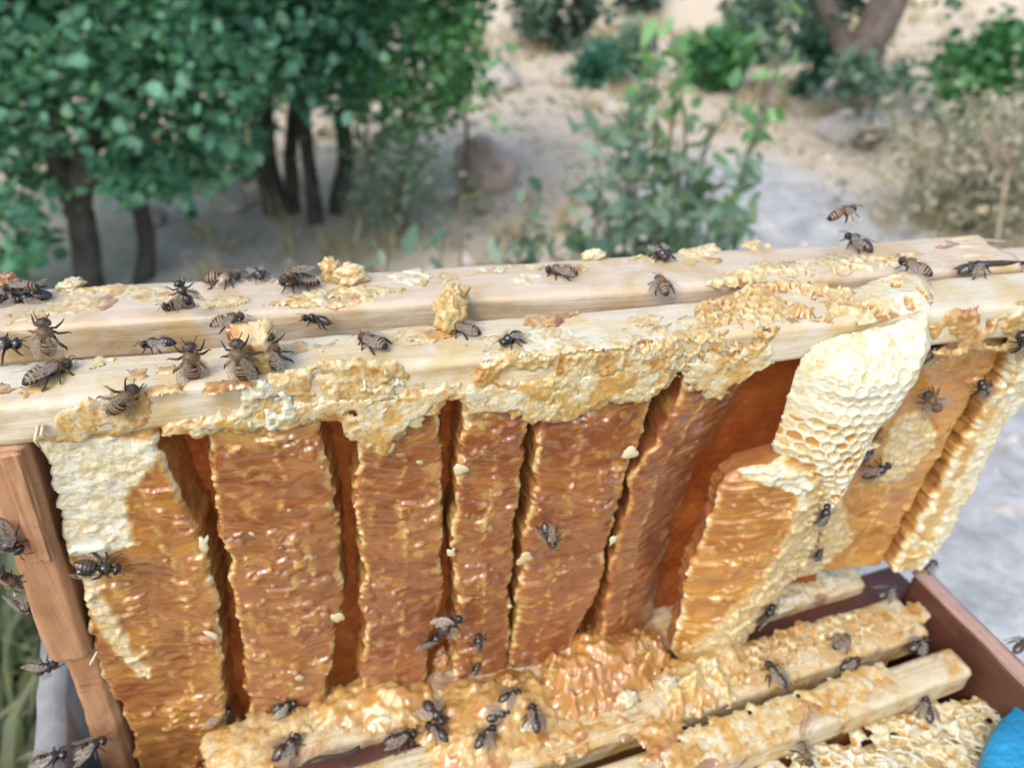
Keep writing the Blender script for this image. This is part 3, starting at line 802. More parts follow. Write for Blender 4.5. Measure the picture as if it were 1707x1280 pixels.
def strip(name, parent, left, right, seed, v0=0.002, vback=0.021, z0=-0.0135, z1=-0.177, pitch=0.0034, slope=0.32, pale=0.25, mid=0.5, waxedge=0.8, waxall=0.0, twist=0.0, cellamp=1.0, white=None, pink=None, ridge_at=None, bulge=0.0, dz=0.00045, du=0.0007, paler=None, lumpy=1.0, wallwax=0.22, flare=0.0012, widen=0.0):
    """one hanging comb, torn open at the front: midrib, cells running out to both sides, side walls"""
    L = np.array([U.F(x, y, v0) for x, y in left]); R = np.array([U.F(x, y, v0) for x, y in right])
    zs = np.arange(z0, z1, -dz); nr = len(zs)
    def ed(P, z):
        P = P[np.argsort(P[:, 1])]; return np.interp(z, P[:, 1], P[:, 0])
    ul = ed(L, zs) + 0.0020 * (fbm(zs * 75, zs * 0 + 3, seed + 40, 2) - 0.5) * 2 + 0.0018 * (fbm(zs * 260, zs * 0, seed, 4) - 0.5) * 2; ur = ed(R, zs) + 0.0020 * (fbm(zs * 75, zs * 0 + 9, seed + 41, 2) - 0.5) * 2 + 0.0018 * (fbm(zs * 260, zs * 0 + 7, seed + 1, 4) - 0.5) * 2
    arch = 0.0022 * np.exp((zs - z0) / 0.0045); ul = ul - arch - widen * sstep(-0.02, -0.05, zs); ur = ur + arch + widen * sstep(-0.02, -0.05, zs)
    ur = np.maximum(ur, ul + 0.003)
    wmax = (ur - ul).max(); nf = max(12, int(wmax / du)); nw = 14
    S = np.linspace(0, 1, nf)[None]
    UU = ul[:, None] + (ur - ul)[:, None] * S; ZZ = np.repeat(zs[:, None], nf, 1)
    um = (ul + (ur - ul) * (mid + 0.16 * (fbm(zs * 90, zs * 0, seed + 2, 3) - 0.5)))[:, None]
    du_ = UU - um; side = (du_ > 0) * 1.0; ad = np.abs(du_)
    wob = 0.0014 * (fbm(UU * 130, ZZ * 130, seed + 3, 3) - 0.5)
    q = (ZZ - slope * ad * (1 + 0.6 * (fbm(ZZ * 40, side * 9, seed + 12, 2) - 0.5)) + wob + side * pitch * 0.5) / pitch
    q = q + 0.12 * (noise(ZZ * 90, side * 5, seed + 13) - 0.5)
    ci = np.floor(q); fr = q - ci
    rnd = hash3(ci, side * 3 + seed, ci * 0); rnd2 = hash3(ci, side * 5 + seed, ci * 0 + 3)
    wall = np.exp(-(np.minimum(fr, 1 - fr) / 0.11) ** 2)
    nz1 = fbm(UU * 330, ZZ * 330, seed + 4, 3); nz2 = fbm(UU * 110, ZZ * 110, seed + 5, 4); nz3 = fbm(UU * 60, ZZ * 60, seed + 6, 3)
    wstr = sstep(0.36, 0.62, fbm(UU * 160 + ci * 3.1, ZZ * 60, seed + 7, 3))
    full = sstep(0.35, 0.7, rnd * 0.6 + 0.5 * nz2)
    smo = 0.08 + 0.92 * sstep(0.44, 0.58, fbm(UU * 75, ZZ * 75, seed + 31, 3)); wall = wall * smo
    drip = sstep(0.60, 0.68, fbm(UU * 170, ZZ * 240, seed + 32, 3))
    midw = np.exp(-(ad / (0.0005 + 0.0012 * nz1)) ** 2) * sstep(0.42, 0.60, fbm(ZZ * 420, ZZ * 0, seed + 8, 3))
    edge = np.minimum(UU - ul[:, None], ur[:, None] - UU)
    ew = np.exp(-(edge / (0.0004 + 0.0019 * fbm(ZZ * 320, side * 4.0, seed + 9, 3))) ** 2) * sstep(0.38, 0.6, fbm(ZZ * 240, side * 8.0, seed + 10, 3) + 0.08)
    D = cellamp * 0.09 * (0.0009 * wall * wstr - 0.0011 * (1 - full) * np.sin(np.pi * fr) * (0.4 + rnd2) + 0.0004 * full * np.sin(np.pi * fr))
    D = D + 0.0005 * midw + 0.0006 * ew + lumpy * (0.0026 * (nz3 - 0.5) + 0.0005 * (nz2 - 0.5) + 0.0002 * (nz1 - 0.5) + 0.0005 * np.clip(1 - 2.4 * np.abs(2 * fbm(UU * 95, ZZ * 150, seed + 30, 2) - 1), 0, 1)) + bulge * np.sin(np.pi * np.clip(S, 0, 1)) * (1 + 0 * ZZ)
    D = D + 0.0013 * drip * sstep(0.45, 0.55, nz3) * (1 - 0.8 * (cellamp < 0.4))
    D = D - 0.0016 * np.exp(-(edge / 0.0009) ** 2)
    topw = sstep(-0.034, -0.018, ZZ + 0.014 * (fbm(UU * 120, ZZ * 60, seed + 11, 3) - 0.5) * 2)
    blot = sstep(0.60, 0.68, fbm(UU * 190, ZZ * 190, seed + 14, 4))
    strk = fbm(ad * 90 + ci * 5.3, q * 3.2, seed + 34, 3) - 0.5
    wx = waxall + 0.30 * np.clip(strk - 0.08, 0, 1) * 3 * smo + 0.20 * wall * wstr + 0.42 * midw + waxedge * ew + 0.35 * topw + 0.30 * blot * (0.2 + waxedge)
    pl = pale + 0.8 * (nz3 - 0.5) + 0.30 * (rnd2 - 0.5) + 0.7 * strk + 0.28 * midw + 0.40 * ew + 0.30 * topw + 0.25 * blot
    if paler is not None: pl = pl + paler(UU, ZZ)
    if white is not None:
        for poly, wv, pv in white:
            pp = np.array([U.F(x, y, v0) for x, y in poly]); s_ = sstep(-0.0015, 0.0015, polydist(pp, UU, ZZ) + 0.005 * (fbm(UU * 250, ZZ * 250, seed + 15, 4) - 0.5))
            wx = wx * (1 - s_) + s_ * (wv + 0.25 * (nz1 - 0.5)); pl = pl * (1 - s_) + s_ * (pv + 0.4 * (nz2 - 0.5))
            D = D + s_ * (0.0008 + (0.0016 if wv > 0.7 else 0.0034) * (nz1 - 0.5) + (0.0 if wv > 0.7 else 0.0022) * (fbm(UU * 700, ZZ * 700, seed + 33, 2) - 0.5))
    VV = v0 - D + twist * S ** 2
    # side walls
    cols_u, cols_v, cols_w, cols_p = [], [], [], []
    tw = np.linspace(1, 0, nw + 1)[:-1]
    ZW = np.repeat(zs[:, None], nw, 1)
    def wallcols(edge_u, sgn, vfront, sd2):
        T_ = tw[None]
        vv = vfront[:, None] + (vback - vfront[:, None]) * T_
        nn = fbm(vv * 150, ZW * 150, sd2, 4); n2 = fbm(vv * 500, ZW * 500, sd2 + 1, 3)
        uu = edge_u[:, None] + sgn * (0.0022 * (nn - 0.5) * np.minimum(1, T_ * 4) + 0.0007 * (n2 - 0.5) + flare * T_ ** 0.7)
        return uu, vv, np.clip(wallwax + 0.75 * (nn - 0.42) + 0.5 * (n2 - 0.5), 0, 1), np.clip(0.12 + 0.5 * (nn - 0.5), 0, 1)
    a = wallcols(UU[:, 0], -1, VV[:, 0], seed + 20); b = wallcols(UU[:, -1], 1, VV[:, -1], seed + 24)
    AU = np.concatenate([a[0], UU, b[0][:, ::-1]], 1); AV = np.concatenate([a[1], VV, b[1][:, ::-1]], 1)
    AZ = np.concatenate([ZW, ZZ + 0.0 * UU, ZW], 1); AW = np.concatenate([a[2], wx, b[2][:, ::-1]], 1); AP = np.concatenate([a[3], pl, b[3][:, ::-1]], 1)
    V = np.stack([AU, AV, AZ], -1).reshape(-1, 3)
    me = mesh_np(name, V, grid_faces(nr, AU.shape[1])[:, ::-1], {'wax': np.clip(AW, 0, 1).ravel(), 'pale': np.clip(AP, 0, 1).ravel()})
    return obj(name, me, M['comb'], parent)

frame = empty('framed_honeycomb', U.o, U.ang)
tag(frame, 'lifted wooden hive frame nearest the viewer, full of torn honeycomb dripping honey', 'hive frame', 'hive frames')
back = empty('framed_honeycomb', UB.o, UB.ang)
tag(back, 'wooden hive frame behind the lifted one, splintered at its right end', 'hive frame', 'hive frames')

board('top_bar', M['bar'], frame, -0.172, 0.30, 0.0, 0.025, -0.0150, 0.0, 3, 330)
ue = UB.T(1640, 404, 0)[0]; ue2 = UB.T(1692, 408, -0.006)[0]
o = board('top_bar', M['bar2'], back, -0.24, ue, 0.0400, 0.0705, -0.016, 0.0, 5, 330, ragged=(0, 0.012)); tag(o, 'peach coloured bar ending in dark splinters')
board('broken_end', M['bar2'], back, ue - 0.03, ue2, 0.0405, 0.066, -0.0165, -0.0045, 6, 60, ragged=(0, 0.006))
r = np.random.default_rng(9)
for i in range(7):
    vv = 0.043 + 0.022 * i / 6; L_ = r.uniform(0.010, 0.024); zz = -0.0005 - 0.002 * (i % 2)
    pts = np.array([[ue - 0.022 + 0.01 * r.random(), vv, zz], [ue - 0.006, vv + r.normal() * 0.0008, zz + 0.0006], [ue - 0.010 + L_, vv + r.normal() * 0.001, zz - 0.001]])
    obj('splinter', mesh_np('splinter', *tube(pts, [0.0018, 0.0015, 0.0004], 5)), M['darktwig'] if i in (0, 5) else M['bar2'], back)

# added amber backing that closes the slots so they show reddish instead of dark
uu, zz = np.meshgrid(np.arange(-0.158, 0.165, 0.0011), np.arange(-0.012, -0.212, -0.0011))
hd, hid = hexcell(uu, zz, 0.0053)
vv = 0.0225 - 0.0010 * np.cos(np.clip(hd, 0, 1) * 1.57) - 0.006 * (fbm(uu * 60, zz * 60, 88, 3) - 0.5)
obj('slot_backing', mesh_np('slot_backing', np.stack([uu, vv, zz], -1).reshape(-1, 3), grid_faces(*uu.shape)[:, ::-1]), M['sheet'], frame)

combs = [
    dict(left=[(70, 745), (95, 850), (125, 940), (150, 1000), (165, 1100), (215, 1200), (240, 1300)], right=[(262, 735), (300, 840), (325, 880), (335, 920), (360, 990), (365, 1080), (370, 1200)],
         seed=100, widen=0.0012, z1=-0.225, pale=0.45, pitch=0.0040, slope=0.35, mid=0.72,
         white=[([(60, 730), (268, 728), (262, 760), (240, 800), (205, 830), (222, 900), (165, 930), (110, 915), (85, 850)], 0.98, 1.0), ([(125, 940), (165, 930), (182, 1000), (215, 1060), (255, 1120), (235, 1130), (180, 1070), (145, 1010)], 0.8, 0.8)]),
    dict(left=[(350, 730), (362, 800), (380, 900), (400, 1000), (412, 1100), (420, 1200)], right=[(535, 700), (545, 800), (560, 900), (566, 1000), (548, 1090), (535, 1200)], seed=200, widen=0.0013, pitch=0.0030, z1=-0.186, pale=0.2, mid=0.58, waxall=0.02),
    dict(left=[(598, 700), (600, 740), (605, 900), (613, 1000), (608, 1200)], right=[(731, 670), (731, 800), (728, 900), (732, 1000), (715, 1060), (690, 1200)], seed=300, widen=0.0013, pitch=0.0027, pale=0.12, mid=0.52),
    dict(left=[(779, 670), (766, 800), (762, 900), (766, 1000), (765, 1200)], right=[(879, 680), (870, 760), (858, 830), (850, 900), (843, 1000), (838, 1200)], seed=400, widen=0.0013, pitch=0.0025, pale=0.08, mid=0.52),
    dict(left=[(899, 690), (893, 800), (882, 880), (872, 950), (862, 1000), (840, 1200)], right=[(1100, 620), (1078, 720), (1040, 790), (1020, 900), (1000, 990), (960, 1060), (930, 1200)], seed=500, pale=0.04, mid=0.40, pitch=0.0033),
    dict(left=[(1152, 610), (1120, 690), (1092, 740), (1062, 775), (1040, 850), (1022, 960), (1005, 1020), (970, 1200)], right=[(1300, 600), (1270, 690), (1230, 750), (1190, 810), (1150, 900), (1120, 1000), (1090, 1200)],
         seed=600, pale=-0.1, mid=0.3, twist=0.016, cellamp=0.35, waxedge=0.45, wallwax=0.02, flare=0.0, vback=0.026, pitch=0.0050),
]
comb_names = ['pale wax and amber comb beside the brown end bar', 'broad amber comb, second from the left', 'amber comb between the two rounded slots', 'narrow amber comb in the middle', 'brown comb carrying a lone wet bee', 'smooth dark red comb before the deep gap']
for c, lb in zip(combs, comb_names):
    tag(strip('honeycomb', frame, **c), lb)
# broken comb under the white bulb: amber cells on its left, rough pinkish wall on its right
o = strip('honeycomb', frame, [(1420, 730), (1345, 752), (1285, 766), (1230, 782), (1198, 815), (1183, 870), (1150, 950), (1135, 1010), (1120, 1100), (1090, 1200)],
          [(1500, 600), (1490, 680), (1450, 740), (1400, 830), (1350, 910), (1300, 990), (1250, 1060), (1200, 1120), (1140, 1200)], 700, v0=-0.004, z0=U.F(1300, 738, -0.004)[1], vback=0.005, pale=0.62, mid=0.5, pitch=0.0046, slope=-0.25, cellamp=5.0, bulge=0.006, waxedge=0.9, wallwax=0.0, flare=-0.001,
          white=[([(1325, 790), (1400, 720), (1500, 600), (1500, 690), (1410, 850), (1350, 940), (1290, 1030), (1230, 1100), (1140, 1220), (1080, 1220), (1150, 1060), (1240, 960), (1290, 890)], 0.72, 0.62),
                 ([(1225, 775), (1270, 755), (1335, 770), (1330, 830), (1300, 800), (1240, 790)], 0.95, 0.95)])
tag(o, 'broken comb of open amber cells below the white bulb')
# golden combs further right, set back
o = strip('honeycomb', frame, [(1490, 590), (1440, 730), (1400, 830), (1350, 920), (1300, 1010), (1250, 1100)], [(1665, 585), (1620, 670), (1570, 750), (1520, 840), (1475, 930), (1430, 1030)], 800, v0=0.010, vback=0.04, z1=-0.150, pale=1.0, mid=0.55, cellamp=0.5, waxedge=0.5, pitch=0.005,
          white=[([(1450, 800), (1490, 700), (1540, 680), (1560, 740), (1500, 800)], 0.75, 0.7), ([(1340, 880), (1400, 830), (1420, 900), (1360, 960), (1300, 1000)], 0.72, 0.8)])
tag(o, 'golden honey comb set back right of the white bulb')
o = strip('honeycomb', frame, [(1690, 585), (1640, 690), (1590, 780), (1540, 860), (1490, 950), (1440, 1030)], [(1760, 580), (1715, 660), (1650, 760), (1615, 830), (1570, 900), (1525, 970), (1490, 1030)], 900, v0=0.004, vback=0.045, z1=-0.150, pale=1.0, mid=0.6, cellamp=1.0, waxedge=1.0, waxall=0.45,
          white=[([(1700, 600), (1760, 600), (1720, 680), (1650, 780), (1615, 850), (1560, 930), (1510, 990), (1530, 930), (1580, 840), (1620, 760), (1660, 690)], 0.95, 0.9)])
tag(o, 'yellow comb with a white frilled edge, last on the right')

# rounded white comb bulging out over the bar
zb = U.F(1400, 690, -0.004)[1]
def opn(A, B, hid): return np.clip(sstep(zb + 0.004, zb - 0.006, B + 0.006 * (hid - 0.5)) + 0.3, 0, 1)
o = patch('white_comb', frame, U, [(1338, 600), (1362, 574), (1405, 560), (1440, 552), (1485, 543), (1545, 522), (1552, 565), (1532, 610), (1505, 655), (1475, 690), (1448, 735), (1418, 790), (1385, 838), (1350, 868), (1322, 850), (1326, 805), (1298, 772), (1290, 740), (1308, 690), (1324, 640)],
          'front', -0.001, 0.0145, 31, 0.00045, 0.0048, 0.0030, 1.0, 1.0, ragged=0.0015, lump=0.22, fill=0.25, openf=opn, paln=0.3, domew=0.018)
tag(o, 'rounded cream white comb with open cells along its lower edge')
# wax crusts on the front bar
crust = [
    ('front', 0.0, [(270, 728), (350, 722), (400, 716), (470, 715), (535, 695), (590, 690), (602, 732), (640, 762), (690, 704), (730, 674), (748, 663), (775, 667), (786, 690), (850, 687), (880, 706), (960, 702), (1000, 674), (1080, 668), (1096, 640), (1106, 618), (1145, 615), (1156, 652), (1200, 664), (1260, 618), (1292, 606),
                    (1292, 578), (1150, 596), (1000, 618), (860, 634), (700, 646), (560, 664), (400, 684), (270, 702)], 0.0020, 0.0, -1, 0.85, 0.7, 0.4),
    ('front', 0.0, [(395, 722), (398, 650), (470, 622), (560, 602), (660, 604), (690, 640), (762, 640), (735, 690), (690, 700), (645, 765), (600, 745), (560, 700), (470, 712)], 0.0026, 0.0, 0.0, 0.85, 0.55, 0.35),
    ('front', 0.0, [(575, 640), (640, 612), (680, 640), (670, 680), (610, 690)], 0.0045, 0.0054, 0.003, 0.95, 0.6, 0.0),
    ('front', 0.0, [(800, 602), (860, 588), (1000, 580), (1090, 575), (1130, 560), (1160, 600), (1120, 640), (1080, 668), (1000, 668), (950, 695), (880, 706), (840, 685), (790, 675), (762, 645)], 0.0038, 0.0, 0.0, 0.85, 0.35, 0.5),
    ('front', 0.0, [(1010, 582), (1180, 556), (1300, 548), (1260, 610), (1190, 668), (1155, 650), (1140, 618), (1105, 618), (1060, 640)], 0.0035, 0.0050, 0.0022, 0.85, 0.5, 0.4),
    ('front', 0.0, [(55, 700), (160, 664), (235, 655), (262, 690), (200, 722), (100, 742), (55, 735)], 0.0018, 0.0, 0.0, 0.85, 0.45, 0.4),
    ('front', 0.0, [(1545, 540), (1600, 515), (1660, 505), (1740, 500), (1740, 590), (1640, 585), (1560, 600)], 0.0035, 0.0, 0.0, 0.8, 0.35, 0.5),
    ('front', -0.001, [(390, 705), (410, 640), (460, 640), (500, 690), (470, 720)], 0.003, 0.0, 0.0, 0.95, 0.9, 0.0),
    ('top', 0.0, [(1150, 512), (1270, 472), (1350, 466), (1420, 486), (1440, 522), (1380, 534), (1250, 546), (1170, 540)], 0.0040, 0.0052, 0.0034, 0.75, 0.45, 0.3),
    ('top', 0.0, [(1420, 482), (1470, 462), (1540, 456), (1558, 480), (1554, 512), (1485, 528), (1430, 540)], 0.0042, 0.0058, 0.0048, 0.92, 0.75, 0.0),
    ('top', 0.0, [(1090, 545), (1180, 520), (1240, 515), (1200, 550), (1120, 570)], 0.0012, 0.0, 0.0, 0.8, 0.4, 0.3),
    ('top', 0.0, [(820, 560), (900, 545), (1000, 545), (1090, 545), (1060, 575), (900, 590), (800, 600)], 0.0006, 0.0, 0.0, 0.9, 0.75, 0.2),
    ('top', 0.0, [(200, 648), (300, 640), (420, 628), (460, 618), (440, 645), (300, 655), (200, 660)], 0.0016, 0.0, 0.0, 0.7, 0.3, 0.4),
]
for i, (pln, off, poly, thk, cl, dp, wx_, pl_, hn) in enumerate(crust):
    patch('burr_comb', frame, U, poly, pln, off, thk * (0.72 if pln == 'front' else 1.0), 300 + 11 * i, 0.0005, cl, dp, wx_, pl_, honey=hn, fill=0.95 if cl > 0.0055 else 0.45, paln=0.8, warp=0.003, torn=0.0 if cl > 0.0055 or dp < 0 else 0.55, edge=0.006 if cl > 0.0055 else 0.0022, ragged=0.001 if cl > 0.0055 else 0.004, lump=0.2 if cl > 0.0055 else 1.0, openf=(lambda A, B, h: (h > 0.45) * 1.0) if cl > 0.0055 else None)
for i, (poly, thk, cl, dp, wx_, pl_, hn) in enumerate([
    ([(1170, 470), (1240, 448), (1330, 440), (1430, 428), (1520, 425), (1530, 440), (1440, 452), (1300, 462), (1200, 480)], 0.0030, 0.0056, 0.0026, 0.9, 0.6, 0.0),
    ([(70, 490), (200, 472), (280, 480), (270, 510), (150, 525), (70, 530)], 0.0014, 0.0, 0.0, 0.8, 0.5, 0.4),
    ([(500, 490), (560, 478), (640, 478), (630, 500), (560, 512), (510, 510)], 0.0022, 0.0, 0.0, 0.9, 0.6, 0.1),
    ([(640, 460), (700, 445), (720, 462), (680, 478)], 0.001, 0.0, 0.0, 0.9, 0.8, 0.0),
    ([(840, 470), (880, 455), (910, 462), (880, 480)], 0.002, 0.0, 0.0, 0.95, 0.8, 0.0),
    ([(1130, 420), (1180, 405), (1200, 418), (1160, 432)], 0.002, 0.0, 0.0, 0.9, 0.5, 0.0),
    ([(1230, 408), (1262, 400), (1290, 408), (1260, 420)], 0.002, 0.0, 0.0, 0.8, 0.5, 0.3)]):
    patch('burr_comb', back, UB, poly, 'top', 0.0, thk, 500 + 11 * i, 0.0005, cl, dp, wx_, pl_, honey=hn, torn=0.5, edge=0.002)

# thin smears of wax and honey on the upper faces of both bars
r = np.random.default_rng(83)
for i in range(30):
    fr = i % 2 == 0
    x = 40 + (i // 2) * 112 + r.uniform(-35, 35)
    y0, y1 = (668 - 0.101 * x, 592 - 0.082 * x) if fr else (553 - 0.078 * x, 482 - 0.057 * x)
    y = y0 + (y1 - y0) * r.uniform(0.2, 0.8); w_, h_ = r.uniform(25, 80), r.uniform(6, 15)
    if x > 1600 or (fr and 1140 < x): continue
    a = np.linspace(0, 2 * math.pi, 10, endpoint=False)
    poly = [(x + math.cos(k) * w_ * r.uniform(.6, 1), min(y0 - 3, max(y1 + 3, y + math.sin(k) * h_ * r.uniform(.6, 1) - 0.09 * math.cos(k) * w_))) for k in a]
    patch('wax_smear', frame if fr else back, U if fr else UB, poly, 'top', 0.0004, r.uniform(0.0003, 0.0010), 700 + 17 * i, 0.0006, 0.0, 0.0, r.uniform(0.45, 0.9), r.uniform(0.25, 0.8), honey=r.choice([0.0, 0.5]), torn=0.6, edge=0.0015, ragged=0.006)

def crumb(name, parent, base, size, seed, wax, pale, n=40, hgt=1.0, fuzz=0.5):
    """a ragged standing lump of chewed wax"""
    th_, ph = np.meshgrid(np.linspace(0, 2 * math.pi, n, endpoint=False), np.linspace(0.02, math.pi - 0.02, n // 2))
    d = np.stack([np.cos(th_) * np.sin(ph), np.sin(th_) * np.sin(ph), np.cos(ph)], -1)
    rr = 0.55 + fuzz * 1.5 * (fbm(d[..., 0] * 2.2 + seed, d[..., 1] * 2.2, seed, 3, d[..., 2] * 2.2) - 0.3) + 0.5 * fuzz * (fbm(d[..., 0] * 9, d[..., 1] * 9, seed + 3, 3, d[..., 2] * 9) - 0.5)
    v = d * rr[..., None] * np.array(size) + np.array(base)
    k = fbm(d[..., 0] * 5, d[..., 1] * 5, seed + 6, 3, d[..., 2] * 5)
    return obj(name, mesh_np(name, v.reshape(-1, 3), grid_faces(n // 2, n, True)[:, ::-1], {'wax': np.clip(wax + 0.9 * (k - 0.5), 0, 1).ravel(), 'pale': np.clip(pale + 0.8 * (k - 0.5), 0, 1).ravel()}), M['comb'], parent)
def stand(px, py, z, w, d, h, seed, wax, pale, parent=frame, fuzz=0.6, name='wax_clump'):
    a = (UB if parent == back else U).T(px, py, z)
    return crumb(name, parent, (a[0], a[1], z + h * 0.42), (w, d, h), seed, wax, pale, 56, fuzz=fuzz)
stand(752, 545, 0.0, 0.0078, 0.006, 0.0105, 61, 0.8, 0.30)
stand(760, 510, 0.0, 0.0066, 0.005, 0.0080, 67, 0.8, 0.25)
stand(585, 470, 0.0, 0.0085, 0.005, 0.0062, 63, 0.75, 0.65, back)
stand(555, 465, 0.0, 0.0052, 0.004, 0.0075, 64, 0.6, 0.55, back)
stand(20, 488, 0.0, 0.007, 0.005, 0.006, 65, 0.2, 0.0, back)
stand(120, 480, 0.0, 0.006, 0.005, 0.003, 68, 0.9, 0.7, back)
stand(990, 430, 0.0, 0.006, 0.004, 0.003, 69, 0.9, 0.8, back)
# the wax wall standing on the bar at the left, bees on its face
o = patch('wax_wall', frame, U, [(385, 545), (452, 535), (466, 560), (470, 628), (440, 645), (400, 640), (380, 610)], 'front', 0.010, 0.007, 71, 0.0005, 0.0, 0.0, 0.7, 0.45, honey=0.5, domew=0.004, ragged=0.002, lump=0.7)
tag(o, 'upright wax wall standing on the bar')
board('wax_wall', M['comb'], frame, U.F(388, 600, .010)[0], U.F(462, 600, .010)[0], 0.010, 0.014, -0.001, U.F(420, 542, .012)[1], 74, 30, 0.001, 0.0012)

# loose wax flakes stuck to the honey faces
flk = []
for k in range(5):
    n = 14; a = np.linspace(0, 2 * math.pi, n, endpoint=False)
    rr = 0.35 + 1.2 * noise(np.cos(a) * 2.3 + k * 5, np.sin(a) * 1.7, 600 + k)
    ring = np.stack([np.cos(a) * rr, 0 * a - 0.1, np.sin(a) * rr], -1); inner = ring * np.array([0.6, 1, 0.6]) - np.array([0, 0.22, 0])
    V = np.concatenate([ring + [0, 0.25, 0], ring, inner, [[0, -0.36, 0]]])
    i = np.arange(n); j = (i + 1) % n
    f = [np.stack([i, j, n + j, n + i], -1), np.stack([n + i, n + j, 2 * n + j, 2 * n + i], -1), np.stack([2 * n + i, 2 * n + j, np.full(n, 3 * n)], -1)]
    wv = np.full(len(V), 0.8 + 0.05 * k); me = mesh_np('wax_flake', V * 0.001, f, {'wax': wv, 'pale': np.full(len(V), 0.55 + 0.1 * k)}); me.materials.append(M['comb']); flk.append(me)
r = np.random.default_rng(77)
spots = [(340, 905, 2.6), (345, 935, 3.2), (320, 850, 3.6), (352, 1058, 3.4), (358, 1090, 2.4), (435, 880, 2.8), (420, 890, 1.6), (450, 950, 2.6), (570, 935, 3.6), (563, 1030, 2.6), (568, 1060, 1.6), (410, 1050, 2.2), (482, 850, 1.4),
         (620, 965, 2.6), (610, 930, 2.2), (768, 782, 2.8), (860, 745, 3.8), (730, 935, 2.2), (752, 920, 2.6), (780, 935, 2.6), (790, 910, 2.4), (875, 930, 2.6), (872, 950, 3.0), (880, 905, 2.0), (1022, 900, 2.6), (1020, 925, 2.8),
         (1075, 740, 4.2), (1050, 755, 3.4), (1066, 780, 2.6), (545, 770, 1.8), (700, 770, 2.0), (735, 770, 2.0), (1110, 770, 2.0), (850, 1010, 2.2), (848, 1070, 2.8), (840, 1100, 2.4), (500, 1130, 2.2), (600, 1075, 2.0), (1165, 905, 2.2), (1150, 940, 2.0), (430, 1020, 2.4), (340, 1010, 2.0), (690, 700, 2.4), (640, 735, 3.0)]
for q_, (px, py, sz) in enumerate(spots):
    if q_ % 3: continue
    sz *= r.uniform(0.7, 1.5)
    p = U.hit(px, py, 1, -0.0006)
    o = bpy.data.objects.new('wax_flake', flk[r.integers(5)]); COL.objects.link(o); o.parent = frame
    o.location = p; o.rotation_euler = (r.uniform(-.5, .5), r.uniform(0, 6.28), r.uniform(-.5, .5)); o.scale = (sz, sz, sz * r.uniform(.6, 1))
    o.scale = (sz * r.uniform(.6, 1.1), sz * 0.4, sz * r.uniform(.5, 1.0))
    o.rotation_euler = (r.uniform(-.25, .25), r.uniform(0, 6.28), r.uniform(-.25, .25))

# brown end bar at the left, leaning a little
t0, t1 = U.F(40, 735, -0.001), U.F(150, 1092, -0.001)
zbot = t1[1]; lean = (t1[0] - t0[0]) / (t1[1] - t0[1]); wid = t1[0] - U.F(84, 1092, -0.001)[0] + 0.002
sb = [t0[0] - wid, t0[0]]
def leaned(o):
    n = len(o.data.vertices); c = np.empty(n * 3, np.float32); o.data.vertices.foreach_get('co', c); c = c.reshape(-1, 3)
    c[:, 0] += lean * (c[:, 2] - t0[1]); o.data.vertices.foreach_set('co', c.ravel()); o.data.update(); return o
o = leaned(board('side_bar', M['brown'], frame, zbot, -0.0155, sb[0], sb[1], -0.001, 0.018, 15, 200, 0.0015, 0.0009, (0.004, 0), axis=2))
tag(o, 'brown propolis-stained end bar')
o = leaned(board('side_rib', M['brown'], frame, U.F(80, 930, -0.003)[1], -0.016, sb[1] - 0.0075, sb[1] - 0.0015, -0.0032, 0.002, 16, 120, 0.001, 0.0008, (0.01, 0), axis=2))
o = leaned(board('side_bar', M['brown'], frame, ZL - 0.10, zbot - 0.001, sb[0] + 0.004, sb[1] + 0.002, 0.002, 0.016, 17, 120, 0.0015, 0.0012, (0, 0.003), axis=2))
tag(o, 'lower stub of the end bar below the crack')
for i, (x0, y0, x1, y1) in enumerate([(62, 712, 66, 745), (70, 712, 78, 728), (150, 1112, 162, 1085)]):
    a, b = U.F(x0, y0, -0.002), U.F(x1, y1, -0.003)
    obj('fibre', mesh_np('fibre', *tube([[a[0], -0.001, a[1]], [(a[0] + b[0]) / 2 - .0005, -0.004, (a[1] + b[1]) / 2], [b[0], -0.003, b[1]]], [0.0007, 0.0006, 0.0003], 5)), M['bar'], frame)

# ------------------------------------------------------------------ the lower hive: box walls and bars, local axes along / across the bars
ang = math.radians(18.5)
d = ray(1580, 1045); kb = CAM + d * ((U.o[2] + ZL - CAM[2]) / d[2])
B_ = Axes(kb, ang)
hive = empty('hive_box', (kb[0], kb[1], 0), ang)
tag(hive, 'red-brown wooden hive box holding the lower frames', 'hive box')
H0 = kb[2]
kc = B_.T(1526, 957, 0.011)
bb = kc[1]                                     # where the back wall stands
board('wall', M['boxw'], hive, bb - 0.50, bb + 0.022, 0.011, 0.012, 0.02, 0.0, 1) if False else None
def wall(name, mat, x0, x1, y0, y1, z0, z1, seed, axis):
    return board(name, mat, hive, *((x0, x1, y0, y1) if axis == 0 else (y0, y1, x0, x1)), z0, z1, seed, 120, 0.0012, 0.0007, axis=axis)
rw = kc[0] - 0.001
wall('wall', M['boxw'], rw, rw + 0.0075, bb - 0.46, bb, 0.06, H0 + 0.0095, 21, 1)
o = wall('rim', M['rim'], rw + 0.001, rw + 0.0085, bb - 0.462, bb + 0.002, H0 + 0.0090, H0 + 0.0120, 22, 1)
tag(o, 'worn pinkish rim along the right wall')
wall('wall', M['boxw'], rw - 0.52, rw + 0.0105, bb + 0.0005, bb + 0.020, 0.06, H0 - 0.007, 23, 0)
wall('wall', M['boxw'], rw - 0.52, rw - 0.50, bb - 0.46, bb, 0.06, H0 + 0.006, 24, 1)
wall('wall', M['boxw'], rw - 0.52, rw + 0.0105, bb - 0.482, bb - 0.4605, 0.06, H0 - 0.02, 25, 0)
